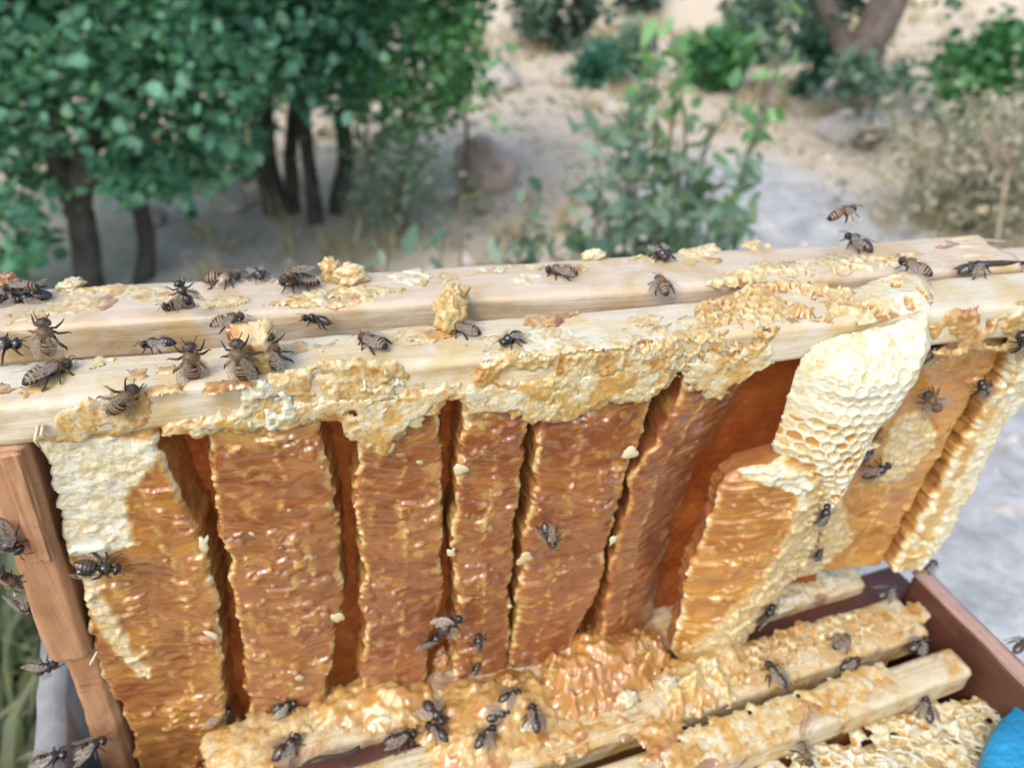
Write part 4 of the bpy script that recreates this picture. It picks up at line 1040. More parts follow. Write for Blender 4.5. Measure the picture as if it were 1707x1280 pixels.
wall('floor_board', M['boxw'], rw - 0.50, rw - 0.0005, bb - 0.46, bb, 0.07, 0.09, 26, 0)
for x in (rw - 0.48, rw - 0.02):
    for y in (bb - 0.44, bb - 0.02):
        wall('foot', M['boxw'], x - 0.02, x + 0.02, y - 0.02, y + 0.02, -0.05, 0.06, 27, 0)

def low_frame(label, x0, x1, y0, y1, seed):
    e = empty('framed_honeycomb', kb, ang); tag(e, label, 'hive frame', 'hive frames')
    board('top_bar', M['lowbar'], e, x0, x1, y0, y1, -0.016, 0.0, seed, 260, 0.0012, 0.0008)
    board('side_bar', M['lowbar'], e, -0.20, -0.016, x1 - 0.030, x1 - 0.018, y0 + 0.001, y1 - 0.001, seed + 1, 30, axis=2)
    # comb hanging in it, seen only as a shadowed edge through the gaps
    uu, zz = np.meshgrid(np.arange(x0, x1 - 0.032, 0.004), np.arange(-0.017, -0.19, -0.004))
    vs = []
    for sg in (0, 1):
        vv = (y0 + 0.002 if sg == 0 else y1 - 0.002) + 0.003 * (fbm(uu * 60, zz * 60, seed + sg, 3) - 0.5)
        vs.append((np.stack([uu, vv, zz], -1).reshape(-1, 3), grid_faces(*uu.shape)))
    v, f = joinf(vs)
    obj('honeycomb', mesh_np('honeycomb', v, f, {'wax': np.full(len(v), 0.3), 'pale': np.full(len(v), 0.1)}), M['comb'], e)
    return e
cr = B_.T(1659, 1107, 0)
ar = B_.T(1446, 975, 0)
fB = low_frame('lower hive frame with the middle wax-crusted bar at the lower right', -0.49, rw - 0.009, 0.0, 0.0245, 40)
fC = low_frame('lower hive frame nearest the bottom edge, its bar stained purple-brown', -0.49, rw - 0.006, cr[1], min(cr[1] + 0.0235, -0.0085), 44)
print('C bar', cr, 'A', ar, 'K', kc)
fA = low_frame('lower hive frame farthest back, mostly under the torn comb', B_.T(345, 1300, 0)[0], ar[0], 0.0345, 0.0585, 48)

def lp(name, parent, poly, thk, seed, wx_, pl_, hn=0.0, cl=0.0, dp=0.0, ragged=0.005, res=0.0009, off=0.0, **k):
    k.setdefault('torn', 0.3)
    o = patch(name, parent, B_, poly, 'top', off, thk, seed, res, cl, dp, wx_, pl_, honey=hn, ragged=ragged, warp=0.003, **k)
    return o
lp('wax_crust', fB, [(1150, 1120), (1240, 1075), (1330, 1040), (1420, 1018), (1470, 1020), (1440, 1075), (1380, 1090), (1300, 1120), (1220, 1150), (1160, 1165)], 0.0028, 801, 0.75, 0.65, 0.4, 0.0052, 0.002)
lp('wax_crust', fB, [(1470, 1020), (1530, 1000), (1550, 1020), (1520, 1050), (1470, 1060)], 0.001, 802, 0.7, 0.7, 0.5)
lp('wax_crust', fC, [(1080, 1250), (1180, 1200), (1290, 1165), (1400, 1130), (1470, 1100), (1500, 1120), (1440, 1170), (1330, 1210), (1230, 1255), (1120, 1300)], 0.0014, 803, 0.75, 0.75, 0.35)
lp('wax_crust', fA, [(1280, 985), (1330, 955), (1390, 930), (1440, 930), (1430, 960), (1360, 990), (1300, 1020)], 0.004, 804, 0.9, 0.85, 0.1)
# honey and wax sagged off the torn combs onto the lower bars
mess = empty('fallen_comb', kb, ang)
tag(mess, 'sticky heap of fallen comb and honey across the lower bars', 'honeycomb')
for i, (poly, thk, wx_, pl_, hn) in enumerate([
    ([(885, 1110), (930, 1060), (1010, 1030), (1090, 1050), (1120, 1100), (1090, 1150), (1040, 1185), (960, 1200), (900, 1175)], 0.018, 0.18, 0.65, 0.15),
    ([(1085, 1150), (1130, 1090), (1200, 1060), (1250, 1085), (1240, 1140), (1190, 1180), (1120, 1200)], 0.014, 0.62, 0.62, 0.3),
    ([(500, 1190), (560, 1140), (640, 1110), (720, 1120), (740, 1180), (690, 1215), (600, 1225), (520, 1230)], 0.008, 0.45, 0.75, 0.2),
    ([(700, 1180), (760, 1130), (860, 1110), (930, 1140), (940, 1200), (900, 1260), (820, 1300), (730, 1300), (690, 1240)], 0.011, 0.5, 0.65, 0.4),
    ([(330, 1320), (340, 1230), (430, 1180), (520, 1180), (540, 1225), (480, 1250), (420, 1320)], 0.005, 0.6, 0.75, 0.3),

    ([(1060, 1270), (1070, 1200), (1100, 1185), (1140, 1190), (1130, 1240), (1110, 1290)], 0.006, 0.45, 0.6, 0.4),
    ([(905, 1240), (960, 1205), (1040, 1190), (1070, 1205), (1010, 1235), (930, 1260)], 0.006, 0.5, 0.7, 0.5)]):
    lp('honey_heap', mess, poly, thk, 820 + 9 * i, wx_, pl_, hn, ragged=0.009, domew=0.026, res=0.0008, off=-0.001, torn=0.0, nf=75)
for i, (px, py, s_, wx_, pl_) in enumerate([(1110, 1150, (0.006, 0.005, 0.009), 0.95, 0.7), (1045, 1170, (0.006, 0.005, 0.006), 0.95, 0.9), (1180, 1120, (0.006, 0.006, 0.008), 0.8, 0.75), (760, 1210, (0.006, 0.006, 0.005), 0.9, 0.7),
                                        (880, 1215, (0.007, 0.004, 0.004), 0.95, 0.9), (990, 1110, (0.01, 0.007, 0.012), 0.15, 0.45), (930, 1130, (0.009, 0.007, 0.010), 0.3, 0.6), (1060, 1095, (0.009, 0.007, 0.012), 0.25, 0.6), (640, 1200, (0.008, 0.003, 0.0025), 0.95, 1.0),
                                        (1150, 1080, (0.009, 0.007, 0.016), 0.55, 0.6), (1195, 1075, (0.009, 0.006, 0.014), 0.6, 0.55), (850, 1150, (0.008, 0.006, 0.008), 0.35, 0.55), (800, 1100, (0.008, 0.006, 0.011), 0.2, 0.35), (740, 1110, (0.007, 0.006, 0.010), 0.2, 0.3), (900, 1075, (0.008, 0.006, 0.014), 0.25, 0.4)]):
    a = B_.T(px, py, 0)
    crumb('wax_lump', mess, (a[0], a[1], s_[2] * 0.4), s_, 900 + i, wx_, pl_, 48, fuzz=0.55)

# torn white comb in front of the nearest bar
e = empty('white_comb_slab', kb, ang)
tag(e, 'torn fibrous white comb below the nearest bar at bottom right', 'honeycomb')
off = -0.016
pts = [(1040, 1330), (1130, 1262), (1260, 1235), (1400, 1195), (1520, 1180), (1600, 1165), (1700, 1150), (1720, 1180), (1690, 1300), (1600, 1380), (1300, 1400), (1040, 1400)]
o = patch('slab', e, B_, pts, 'top', off, 0.0045, 951, 0.0007, 0.0053, 0.003, 0.95, 1.0, honey=0.2, ragged=0.007, fill=0.15, edge=0.006, warp=0.005, torn=0.25)
ax0 = B_.T(1690, 1170, off); ax1 = B_.T(1100, 1270, off)
board('slab_base', M['lowbar'], e, -0.40, cr[0] - 0.012, cr[1] - 0.075, cr[1] - 0.006, -0.030, -0.0175, 52, 120)
r = np.random.default_rng(55); fib = []
for i in range(120):
    q = B_.T(r.uniform(1090, 1560), 0, off)[0]; q = r.uniform(ax1[0], ax0[0]); w_ = r.uniform(cr[1] - 0.05, cr[1] - 0.008)
    a_ = 0.9 + r.normal() * 0.25; L_ = r.uniform(0.004, 0.012)
    fib.append(tube([[q, w_, -0.011 + r.normal() * 0.001], [q + L_ * math.cos(a_) * .5, w_ - L_ * math.sin(a_) * .5, -0.0085], [q + L_ * math.cos(a_), w_ - L_ * math.sin(a_), -0.0095]], [0.0006, 0.0005, 0.0002], 4, False))
v, f = joinf(fib)
o = obj('torn_fibres', mesh_np('torn_fibres', v, f, {'wax': np.ones(len(v)), 'pale': np.ones(len(v))}), M['comb'], e); o['kind'] = 'stuff'

# blue plastic at the bottom right corner
bp = [B_.T(x, y, -0.004) for x, y in [(1630, 1300), (1645, 1240), (1664, 1206), (1690, 1178), (1712, 1140), (1760, 1120), (1900, 1200), (1900, 1420), (1700, 1440), (1620, 1380)]]
bp = np.array(bp); n = len(bp)
ss = np.linspace(0, n, 80, endpoint=False); i0 = ss.astype(int); fr = ss - i0
cr_ = []
for a, f_ in zip(i0, fr):                                            # smooth closed outline
    p0, p1, p2, p3 = [bp[(a + k) % n] for k in (-1, 0, 1, 2)]
    cr_.append(0.5 * ((2 * p1) + (-p0 + p2) * f_ + (2 * p0 - 5 * p1 + 4 * p2 - p3) * f_ ** 2 + (-p0 + 3 * p1 - 3 * p2 + p3) * f_ ** 3))
cr_ = np.array(cr_); cen = cr_.mean(0); V = []; k = len(cr_)
for sc, z in ((1.0, -0.012), (1.015, -0.008), (1.0, -0.004), (0.95, -0.0022), (0.6, -0.001), (0.02, 0.0)):
    q = cen + (cr_ - cen) * sc; V.append(np.concatenate([q, (z + 0.0015 * noise(q[:, 0] * 60, q[:, 1] * 60, 9))[:, None]], 1))
e = obj('blue_sheet', mesh_np('blue_sheet', np.concatenate(V), grid_faces(len(V), k, True)), M['blue'])
e.location = kb; e.rotation_euler = (0, 0, ang)
tag(e, 'bright blue plastic sheet in the bottom right corner', 'plastic sheet')

# grey board standing beside the hive, lower left
gb = empty('grey_board', (0, 0, 0)); q0 = at(88, 985, 0.26); q1 = at(82, 1330, 0.12)
tag(gb, 'weathered grey board edge rising beside the hive, lower left', 'board')
p = np.array([at(68, 985, 0.27), at(108, 985, 0.27), at(150, 1330, 0.12), at(40, 1330, 0.12)])
p[:, 2] = 0.69; 
a0 = CAM + ray(72, 985) * ((0.69 - 1) / ray(72, 985)[2]); a1 = CAM + ray(112, 990) * ((0.69 - 1) / ray(112, 990)[2])
c0 = CAM + ray(48, 1330) * ((0.69 - 1) / ray(48, 1330)[2]); c1 = CAM + ray(112, 1330) * ((0.69 - 1) / ray(112, 1330)[2])
nn = 40; tt = np.linspace(0, 1, nn)[:, None]
Lf, Rt = a0 + (c0 - a0) * tt, a1 + (c1 - a1) * tt
nz_ = 0.002 * (fbm(tt[:, 0] * 9, tt[:, 0] * 0, 3, 3) - 0.5)
rows = []
for P_, dz in ((Lf, -0.66), (Lf, -0.002), (Lf + (Rt - Lf) * 0.06, 0), (Rt - (Rt - Lf) * 0.06, 0), (Rt, -0.002), (Rt, -0.66)):
    q = P_.copy(); q[:, 2] += dz; q[:, 0] += nz_; rows.append(q)
V = np.stack(rows, 1).reshape(-1, 3)
obj('plank', mesh_np('plank', V, grid_faces(nn, 6)), M['grey'], gb)
# dark brown batten between it and the frame
a = U.F(100, 1110, 0.004)
bt = empty('batten', U.o, U.ang); tag(bt, 'dark brown batten standing below the cracked end bar', 'batten')
leaned(board('strip', M['brown'], bt, ZL - 0.25, zbot - 0.006, sb[0] - 0.001, sb[0] + 0.0115, 0.0185, 0.030, 91, 60, axis=2))

# thin dark twig on the lower bar
a, b = B_.T(505, 1278, 0.002), B_.T(600, 1245, 0.003)
o = obj('twig', mesh_np('twig', *tube([[a[0] * (1 - k) + b[0] * k, a[1] * (1 - k) + b[1] * k + 0.0008 * math.sin(k * 7), 0.003 + 0.001 * math.sin(k * 5)] for k in np.linspace(0, 1, 12)], np.linspace(0.0007, 0.0011, 12), 6, True, 0.5, 4)), M['darktwig'])
o.location = kb; o.rotation_euler = (0, 0, ang)
tag(o, 'thin dark twig lying on the lower bar at the bottom', 'twig')

# ------------------------------------------------------------------ honey bees
def bee_body(dark, seed, curl=0.0):
    xs = [-6.6, -6.4, -6.0, -5.2, -4.2, -3.2, -2.2, -1.3, -0.75, -0.45, -0.15, 0.3, 0.9, 1.6, 2.3, 2.9, 3.25, 3.5, 3.8, 4.3, 4.8, 5.2, 5.5, 5.65]
    ry = [.05, .5, 1.0, 1.55, 1.9, 2.05, 2.0, 1.6, 0.95, 0.6, 0.85, 1.5, 1.9, 2.0, 1.85, 1.3, 0.75, 0.8, 1.5, 1.75, 1.6, 1.2, .75, .05]
    rz = [.05, .45, .9, 1.4, 1.7, 1.85, 1.8, 1.45, 0.9, 0.6, 0.85, 1.5, 1.85, 1.9, 1.75, 1.25, 0.7, 0.75, 1.3, 1.45, 1.4, 1.15, .75, .05]
    n, m = 76, 20
    X = np.interp(np.linspace(0, 1, n), np.linspace(0, 1, len(xs)), xs); X = np.sort(X)
    def sm(ys):
        y = np.interp(X, xs, ys); k = np.array([.25, .5, .25]); y2 = y.copy(); y2[1:-1] = y[:-2] * .25 + y[1:-1] * .5 + y[2:] * .25; return y2
    RY, RZ = sm(ry), sm(rz)
    zc = np.where(X < -0.5, -0.035 * (X + 0.5) ** 2, 0) + np.where(X > 3.3, -0.35 * sstep(3.3, 4.2, X), 0)
    seg = np.clip((X + 6.4) / 1.05, 0, 5.999); fr = seg % 1
    step = np.where(X < -0.8, 1 + 0.045 * (fr < 0.28) - 0.03 * fr, 1)
    A = np.linspace(0, 2 * math.pi, m, endpoint=False)
    Y = (RY * step)[:, None] * np.cos(A); Z = (RZ * step)[:, None] * np.sin(A) + zc[:, None]
    XX = np.repeat(X[:, None], m, 1)
    nz = fbm(XX * 2.2, np.repeat(A[None], n, 0) * 2, seed, 3)
    V = np.stack([XX, Y, Z + 2.55], -1) * 0.001
    ab = (XX < -0.55); FR = np.repeat(fr[:, None], m, 1); S = np.repeat(seg[:, None], m, 1)
    orange, black, band = np.array([.36, .155, .045]), np.array([.018, .012, .010]), np.array([.42, .31, .18])
    if dark: orange, band = np.array([.05, .03, .018]), np.array([.10, .075, .05])
    c = np.zeros((n, m, 3)); c[:] = black
    amber = np.clip((S - 1.6) / 2.2, 0, 1)[..., None]
    front = orange * amber + (black * 2.2) * (1 - amber)
    c = np.where((ab & (FR > 0.42))[..., None], front, c)
    c = np.where((ab & (FR > 0.78))[..., None], band, c)
    thor = (XX > -0.5) & (XX < 3.35)
    c = np.where(thor[..., None], (np.array([.15, .095, .045]) if not dark else np.array([.03, .022, .016])) * (0.6 + 0.9 * nz[..., None]), c)
    head = XX >= 3.35
    c = np.where(head[..., None], (np.array([.06, .045, .03]) if not dark else black) * (0.6 + 0.8 * nz[..., None]), c)
    under = np.sin(A)[None] < -0.55
    c = np.where((under & ab)[..., None], c * 0.6 + np.array([.09, .05, .02]) * 0.4, c)
    f = [grid_faces(n, m, True)]
    return V.reshape(-1, 3), f, c.reshape(-1, 3)

def bee_mesh(name, vf, mat, colors=None):
    me = mesh_np(name, vf[0], vf[1], None, True, colors); me.materials.append(mat); return me
BODY = {}
for dk in (0, 1):
    v, f, c = bee_body(dk, 5 + dk); BODY[dk] = bee_mesh('body', (v, f), M['beewet' if dk else 'bee'], c)
def hairs(seed, n=420):
    r = np.random.default_rng(seed); P = []
    for _ in range(n):
        x = r.choice([r.uniform(-0.3, 3.2), r.uniform(3.5, 5.0), r.uniform(-2.4, -0.9)], p=[.68, .17, .15]); a = r.uniform(-0.3, math.pi + 0.3)
        rad = 1.85 * math.sqrt(max(0.05, 1 - ((x - 1.5) / 2.0) ** 2)) if x < 3.3 and x > -0.4 else (1.4 if x > 3 else 1.55)
        d_ = np.array([r.normal() * 0.35, math.cos(a), math.sin(a)]); p = np.array([x, d_[1] * rad, d_[2] * rad + 2.5])
        w_ = np.cross(d_, r.normal(size=3)); w_ *= 0.055 / np.linalg.norm(w_)
        P += [p - w_, p + w_, p + d_ * r.uniform(0.45, 0.95)]
    P = np.array(P) * 0.001
    return P, np.arange(len(P)).reshape(-1, 3)
HAIR = bee_mesh('hair', hairs(3), M['hair'])
def ell(c, rx, ry, rz, n=12):
    t_, p_ = np.meshgrid(np.linspace(0, 2 * math.pi, n, endpoint=False), np.linspace(0.01, math.pi - 0.01, n))
    v = np.stack([np.cos(t_) * np.sin(p_) * rx, np.sin(t_) * np.sin(p_) * ry, np.cos(p_) * rz], -1).reshape(-1, 3) + np.array(c)
    return v * 0.001, grid_faces(n, n, True)
EYE = [bee_mesh('eye', ell((4.35, s_ * 1.32, 2.3), 0.55, 0.48, 0.95), M['eye']) for s_ in (-1, 1)]
ANT = [bee_mesh('antenna', (lambda q: (q[0] * 0.001, q[1]))(tube([[5.2, s_ * .4, 2.6], [6.0, s_ * .9, 3.4], [6.6, s_ * 1.3, 3.1], [7.6, s_ * 1.9, 2.5]], [.13, .12, .14, .1], 6)), M['leg']) for s_ in (-1, 1)]
def leg(pts, r0): q = tube(pts, r0, 6); return q[0] * 0.001, q[1]
LEG = []
for s_ in (-1, 1):
    LEG.append(bee_mesh('leg', leg([[2.4, s_ * .9, 1.2], [3.2, s_ * 2.2, 2.0], [3.9, s_ * 2.9, 0.9], [4.5, s_ * 3.3, 0.1], [5.1, s_ * 3.5, 0.05]], [.32, .34, .26, .17, .1]), M['leg']))
    LEG.append(bee_mesh('leg', leg([[1.3, s_ * 1.0, 1.0], [1.3, s_ * 2.9, 2.1], [0.9, s_ * 4.0, 0.9], [0.7, s_ * 4.7, 0.1], [0.4, s_ * 5.3, 0.05]], [.33, .36, .28, .18, .1]), M['leg']))
    LEG.append(bee_mesh('leg', leg([[0.3, s_ * 1.0, 1.0], [-1.0, s_ * 2.7, 2.2], [-2.3, s_ * 3.6, 1.3], [-3.3, s_ * 4.1, 0.15], [-4.2, s_ * 4.4, 0.05]], [.36, .42, .46, .30, .12]), M['leg']))
def wing(L, W_, s_, base, yaw, pitch, roll):
    n = 10; t_ = np.linspace(0, 1, n); w = W_ * np.sin(np.pi * np.clip(t_, 0, 1) ** 0.75 * 0.97 + 0.03) ** 0.7
    a = np.stack([t_ * L, 0.35 * w, 0.12 * np.sin(t_ * 5)], -1); b = np.stack([t_ * L, -0.65 * w, 0.12 * np.cos(t_ * 4)], -1); c_ = (a + b) / 2 + [0, 0, 0.12]
    v = np.stack([a, c_, b], 1).reshape(-1, 3)
    v[:, 1] *= s_
    R_ = Matrix.Rotation(s_ * yaw, 3, 'Z') @ Matrix.Rotation(pitch, 3, 'Y') @ Matrix.Rotation(s_ * roll, 3, 'X')
    v = v @ np.array(R_).T + np.array(base)
    return v * 0.001, grid_faces(n, 3)
def wings(yaw1, yaw2, pitch, roll):
    out = []
    for s_ in (-1, 1):
        out.append(bee_mesh('wing', wing(9.0, 3.0, s_, (1.7, s_ * 1.1, 4.1), math.pi - yaw1, pitch, roll), M['wing']))
        out.append(bee_mesh('wing', wing(6.4, 2.2, s_, (1.0, s_ * 1.2, 3.9), math.pi - yaw2, pitch * .8, roll), M['wing']))
    return out
WING = {'fold': wings(0.22, 0.12, 0.10, 0.25), 'half': wings(0.55, 0.4, 0.18, 0.4), 'up': wings(0.7, 0.5, 0.75, 0.6), 'fly': wings(1.35, 1.15, 0.35, 0.2)}

def surf(pl, px, py, lift):
    """point and normal on the thing a bee stands on"""
    k = pl[0]
    if k == 'F': ax, a, val, nrm = U, 1, -0.001, (0, -1, 0)
    if k == 'f': ax, a, val, nrm = U, 1, 0.0, (0, -1, 0)
    if k == 'T': ax, a, val, nrm = U, 2, 0.0, (0, 0, 1)
    if k == 'L': ax, a, val, nrm = B_, 2, 0.0, (0, 0, 1)
    if len(pl) > 1: val = float(pl[1:])
    p = ax.hit(px, py, a, val)
    return ax.W(p), ax.R @ np.array(nrm, float)
def bee(label, pl, tail, head, wing_='fold', dark=0, roll=0.0, tilt=0.0, scale=1.0, lift=0.0, group='honey bees'):
    a, nrm = surf(pl, *tail, lift); b, _ = surf(pl, *head, lift)
    c = (a + b) / 2; x = b - a; x = x - nrm * (x @ nrm); x /= np.linalg.norm(x)
    y = np.cross(nrm, x)
    Rm = Matrix(((x[0], y[0], nrm[0]), (x[1], y[1], nrm[1]), (x[2], y[2], nrm[2])))
    h_ = random.Random(label)
    Rm = Rm @ Matrix.Rotation(h_.uniform(-.1, .12), 3, 'Y') @ Matrix.Rotation(h_.uniform(-.15, .15), 3, 'X')
    Rm = Rm @ Matrix.Rotation(tilt, 3, 'Y') @ Matrix.Rotation(roll, 3, 'X')
    e = bpy.data.objects.new('honey_bee', None); COL.objects.link(e)
    e.empty_display_size = 0.005
    off = Rm @ Vector((0, 0, 0.0025)) if abs(roll) > 1 or abs(tilt) > 0.5 else Vector((0, 0, 0))
    loc = Vector(c) + Vector(nrm) * lift - off + (Vector(nrm) * 0.0022 if off.length else Vector((0, 0, 0)))
    e.matrix_world = Matrix.Translation(loc) @ Rm.to_4x4() @ Matrix.Scale(scale * 1.25, 4)
    tag(e, label, 'bee', group)
    for me in [BODY[dark]] + ([] if dark else [HAIR]) + EYE + ANT + LEG + WING[wing_]:
        o = bpy.data.objects.new(me.name.split('.')[0], me); COL.objects.link(o); o.parent = e
        if me in LEG: o.rotation_euler = (h_.uniform(-.05, .05), h_.uniform(-.08, .08), h_.uniform(-.22, .22))
        if me in WING[wing_]: o.rotation_euler = (h_.uniform(-.06, .06), h_.uniform(-.03, .06), h_.uniform(-.1, .1))
    return e
P_ = math.pi
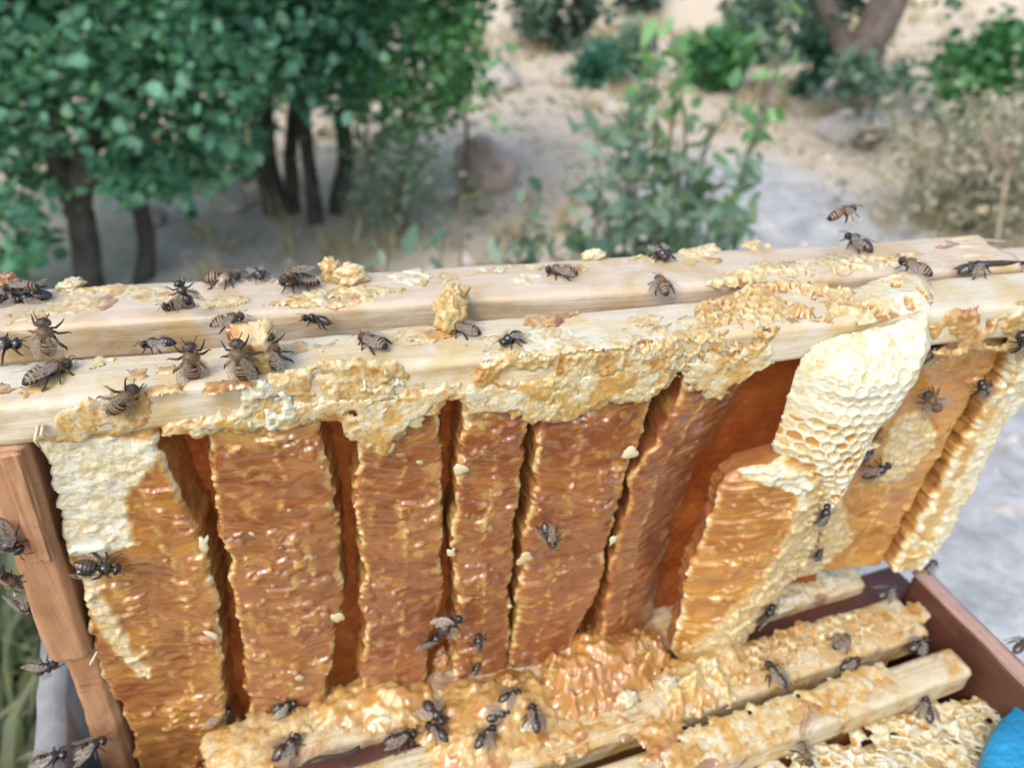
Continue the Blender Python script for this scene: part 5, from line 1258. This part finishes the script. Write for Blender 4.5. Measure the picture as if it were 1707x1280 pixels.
bees = [
 # label, surface, tail pixel, head pixel, wings, dark, roll, tilt, scale, lift
 ('large grey striped bee on the front bar at far left, head pointing right', 'T', (45, 650), (125, 612), 'fold', 0, 0, 0, 1.02),
 ('bee with loose wings on the front edge of the bar, second from the left', 'f', (178, 684), (230, 630), 'half', 0, 0.2, 0, 0.92),
 ('bee climbing the bar just left of the wax wall, head up', 'F.008', (320, 628), (312, 560), 'fold', 0, 0.3, 0, 1.0),
 ('bee climbing the face of the upright wax wall', 'F.003', (410, 625), (396, 558), 'fold', 0, 0, 0, 1.0),
 ('bee half hidden at the right edge of the wax wall', 'F.008', (470, 612), (455, 548), 'fold', 0, -0.5, 0, 0.95),
 ('bee walking left on the white bar, right of the wax wall', 'T', (655, 592), (592, 562), 'fold', 0, 0, 0, 0.85),
 ('bee with only its striped rear showing, head buried in the fuzzy wax clump', 'T', (800, 560), (745, 550), 'fold', 0, 0, 0, 0.8),
 ('dark bee on the bar edge right of the fuzzy wax clump', 'T', (872, 560), (832, 585), 'half', 1, 0, 0, 0.72),
 ('small dark wet bee in the gap between the bars, right of the wax wall', 'T-.002', (548, 545), (500, 538), 'half', 1, 0.8, 0, 0.75),
 ('bee crawling behind the top of the wax wall', 'T-.001', (362, 545), (402, 535), 'fold', 0, 0.4, 0, 0.8),
 ('bee almost hidden in the gap, legs and antennae sticking up', 'T-.006', (285, 580), (245, 582), 'half', 1, 0, 0, 0.8),
 ('bee standing upright in the gap at the left, back to the viewer', 'F.028', (88, 585), (78, 522), 'fold', 0, 0, 0, 1.0),
 ('shiny black wet bee at the left edge in the gap between the bars', 'T-.003', (-25, 585), (30, 578), 'half', 1, 0.5, 0, 1.0),
 ('leftmost blue-black wet bee of the cluster on the back bar', 'T', (-5, 505), (42, 497), 'half', 1, 0.7, 0, 0.9),
 ('right hand blue-black wet bee of the cluster at the left of the back bar', 'T', (80, 497), (38, 500), 'half', 1, -0.7, 0, 0.85),
 ('greyish bee on top of the two wet bees at the left of the back bar', 'T.005', (60, 488), (12, 490), 'half', 0, 0.3, 0, 0.85),
 ('shiny black bee rearing up on the back bar, upper of a stuck pair', 'F.046', (312, 500), (296, 470), 'half', 1, 0.4, 0, 0.75),
 ('golden wet bee lying under the rearing black one', 'T', (320, 512), (275, 520), 'half', 0, 1.2, 0, 0.75),
 ('bee with raised wings on the back bar, left of the clustered pair', 'T', (345, 474), (402, 470), 'up', 0, 0, 0, 0.95),
 ('small dark bee facing the viewer at the far edge of the back bar', 'T', (430, 460), (436, 468), 'fold', 1, 0, 0, 0.72),
 ('lower striped bee of the pair beside the orange wax clump', 'T', (530, 478), (466, 482), 'fold', 0, 0, 0, 1.0),
 ('bee climbing over the striped one beside the orange wax clump', 'T.005', (505, 455), (475, 475), 'half', 0, 0.3, 0, 0.85),
 ('bee in the middle of the back bar, head to the left', 'T', (960, 462), (908, 458), 'half', 0, 0, 0, 0.85),
 ('bee with a glossy blue-black head on the back bar, right of middle', 'T', (1095, 420), (1112, 444), 'fold', 1, 0, 0, 0.9),
 ('small striped bee at the edge of the gap, below the glossy one', 'T', (1108, 490), (1098, 474), 'half', 0, 0, 0, 0.8),
 ('bee flying in the air above the right part of the back bar', 'T.022', (1386, 366), (1424, 361), 'fly', 0, 0, -0.3, 0.8),
 ('dark bee on the back bar directly under the flying one', 'T', (1446, 420), (1408, 404), 'half', 1, 0, 0, 0.95),
 ('striped bee standing on the open wax cells near the right end', 'T.003', (1540, 458), (1502, 446), 'half', 0, 0, 0, 0.9),
 ('rightmost bee on the white bar, head to the right', 'T', (1600, 458), (1642, 452), 'half', 1, 0, 0, 0.9),
 ('bee with spread legs cut off by the right edge of the picture', 'F-.004', (1715, 575), (1690, 550), 'half', 1, 0, 0, 1.0),
 ('dark bee tucked behind the top of the rounded white comb', 'F.006', (1532, 592), (1556, 572), 'fold', 1, 0, 0, 0.85),
 ('striped bee hanging on the golden comb right of the white comb', 'F.008', (1562, 682), (1537, 645), 'half', 0, 0, 0, 0.9),
 ('round dark bee on the pale edge of the golden comb at right', 'F.004', (1640, 652), (1630, 632), 'fold', 1, 0, 0, 0.75),
 ('dark bee in the shadowed crevice behind the white comb, upper one', 'F.006', (1432, 762), (1450, 738), 'fold', 1, 0, 0, 0.75),
 ('dark bee in the shadowed crevice behind the white comb, lower one', 'F.006', (1440, 790), (1478, 768), 'fold', 1, 0, 0, 0.85),
 ('wet black bee on the rough pinkish wall of the broken comb, upper one', 'F-.010', (1360, 868), (1372, 840), 'half', 1, 0.6, 0, 0.8),
 ('tiny dark bee on the golden comb right of the pinkish wall', 'F.006', (1358, 932), (1364, 910), 'fold', 1, 0, 0, 0.6),
 ('wet black bee low on the pinkish wall near the lower bars', 'F-.008', (1258, 1035), (1285, 1000), 'half', 1, 0.8, 0, 0.9),
 ('lone wet bee stuck head down on the brown comb in the middle', 'F', (906, 865), (928, 908), 'fold', 1, 0.3, 0, 0.85),
 ('bee lying on the amber comb near the brown end bar, legs in the air', 'F-.002', (135, 936), (202, 938), 'fold', 1, 1.9, 0, 1.0),
 ('blue-black striped bee on the left side of the brown end bar, topmost', 'F-.002', (-15, 880), (35, 905), 'half', 1, 0, 0, 1.0),
 ('brown bee on the left edge just below the blue-black one', 'F.002', (-10, 935), (50, 965), 'fold', 0, 0.6, 0, 1.0),
 ('dark bee clinging to the left side of the end bar, lowest of three', 'F.006', (30, 985), (56, 1012), 'fold', 1, 0, 0, 0.8),
 ('grey bee beside the crack in the end bar', 'F.010', (62, 1112), (95, 1096), 'half', 1, 0, 0, 0.85),
 ('bee with pale wings near the bottom edge, right of the dark batten', 'L.004', (128, 1262), (180, 1240), 'half', 1, 0, 0, 0.95),
 ('dark bee at the bottom left corner', 'L.004', (60, 1275), (112, 1262), 'fold', 1, 0, 0, 1.0),
 ('small dark bee half sunk under the comb near the bottom left', 'L', (350, 1192), (382, 1186), 'half', 1, 0.4, 0, 0.8),
 ('dark bee at the foot of the broad amber comb', 'L', (458, 1185), (494, 1176), 'half', 1, 0, 0, 0.8),
 ('dark bee on the lower bar at the bottom, legs splayed', 'L', (462, 1262), (498, 1232), 'half', 1, 0, 0, 0.95),
 ('left bee of the wet black pair in the honey low in the middle', 'F-.003', (702, 1070), (735, 1045), 'half', 1, 0.6, 0, 0.9),
 ('right bee of the wet black pair in the honey low in the middle', 'F-.003', (735, 1046), (768, 1026), 'half', 1, -0.5, 0, 0.85),
 ('single wet bee just right of the black pair', 'F-.005', (796, 1078), (794, 1048), 'fold', 1, 0.4, 0, 0.75),
 ('small dark bee below the single wet one', 'F-.005', (785, 1120), (796, 1100), 'fold', 1, 0.4, 0, 0.6),
 ('dark bee sprawled on fallen wax, above the long thin one', 'L.006', (712, 1178), (738, 1205), 'half', 1, 0, 0, 0.95),
 ('stretched dark bee lying along the lower bar at the bottom', 'L.001', (640, 1245), (698, 1225), 'fold', 1, 0, 0, 1.0),
 ('dark bee right beside the stretched one, facing it', 'L.005', (740, 1235), (712, 1215), 'half', 1, 0.4, 0, 0.85),
 ('round black bee in the honey heap at the bottom middle', 'L.006', (815, 1196), (842, 1184), 'half', 1, 0.9, 0, 0.8),
 ('small bee above the round black one in the honey heap', 'L.008', (838, 1168), (862, 1156), 'half', 1, 0, 0, 0.75),
 ('narrow dark bee standing nearly vertical at the heap, right of the round one', 'L.006', (894, 1225), (884, 1175), 'fold', 1, 0.3, 0, 0.9),
 ('dark bee at the bottom edge below the honey heap', 'L.006', (798, 1245), (822, 1218), 'half', 1, 0, 0, 0.85),
 ('brown bee walking on the middle lower bar at right', 'L.002', (1386, 1086), (1414, 1060), 'fold', 0, 0, 0, 0.85),
 ('dark bee climbing the front of the middle lower bar', 'L.001', (1304, 1142), (1280, 1112), 'fold', 1, 0, 0, 0.95),
 ('grey bee perched at the back corner of the hive box', 'L.012', (1532, 950), (1558, 940), 'half', 1, 0, 0, 0.8),
 ('dark bee in the gap near the right end of the middle lower bar', 'L-.004', (1515, 1085), (1545, 1068), 'half', 1, 0, 0, 0.85),
 ('dark bee in the gap between the middle and nearest lower bars', 'L-.004', (1400, 1118), (1432, 1100), 'fold', 1, 0, 0, 0.8),
 ('bee on the torn white comb just below the nearest lower bar', 'L-.010', (1548, 1202), (1540, 1168), 'fold', 1, 0, 0, 0.85),
 ('bee on the torn white comb near the bottom edge', 'L-.009', (1334, 1245), (1346, 1275), 'fold', 0, 0, 0, 0.85),
 ('dark bee on the right rim of the hive box at the picture edge', 'L.0125', (1690, 1088), (1712, 1068), 'half', 1, 0, 0, 0.8),
 ('dark bee behind the last comb, above the box corner', 'L.004', (1465, 998), (1492, 985), 'half', 1, 0, 0, 0.85),
]
for b_ in bees: bee(*b_)
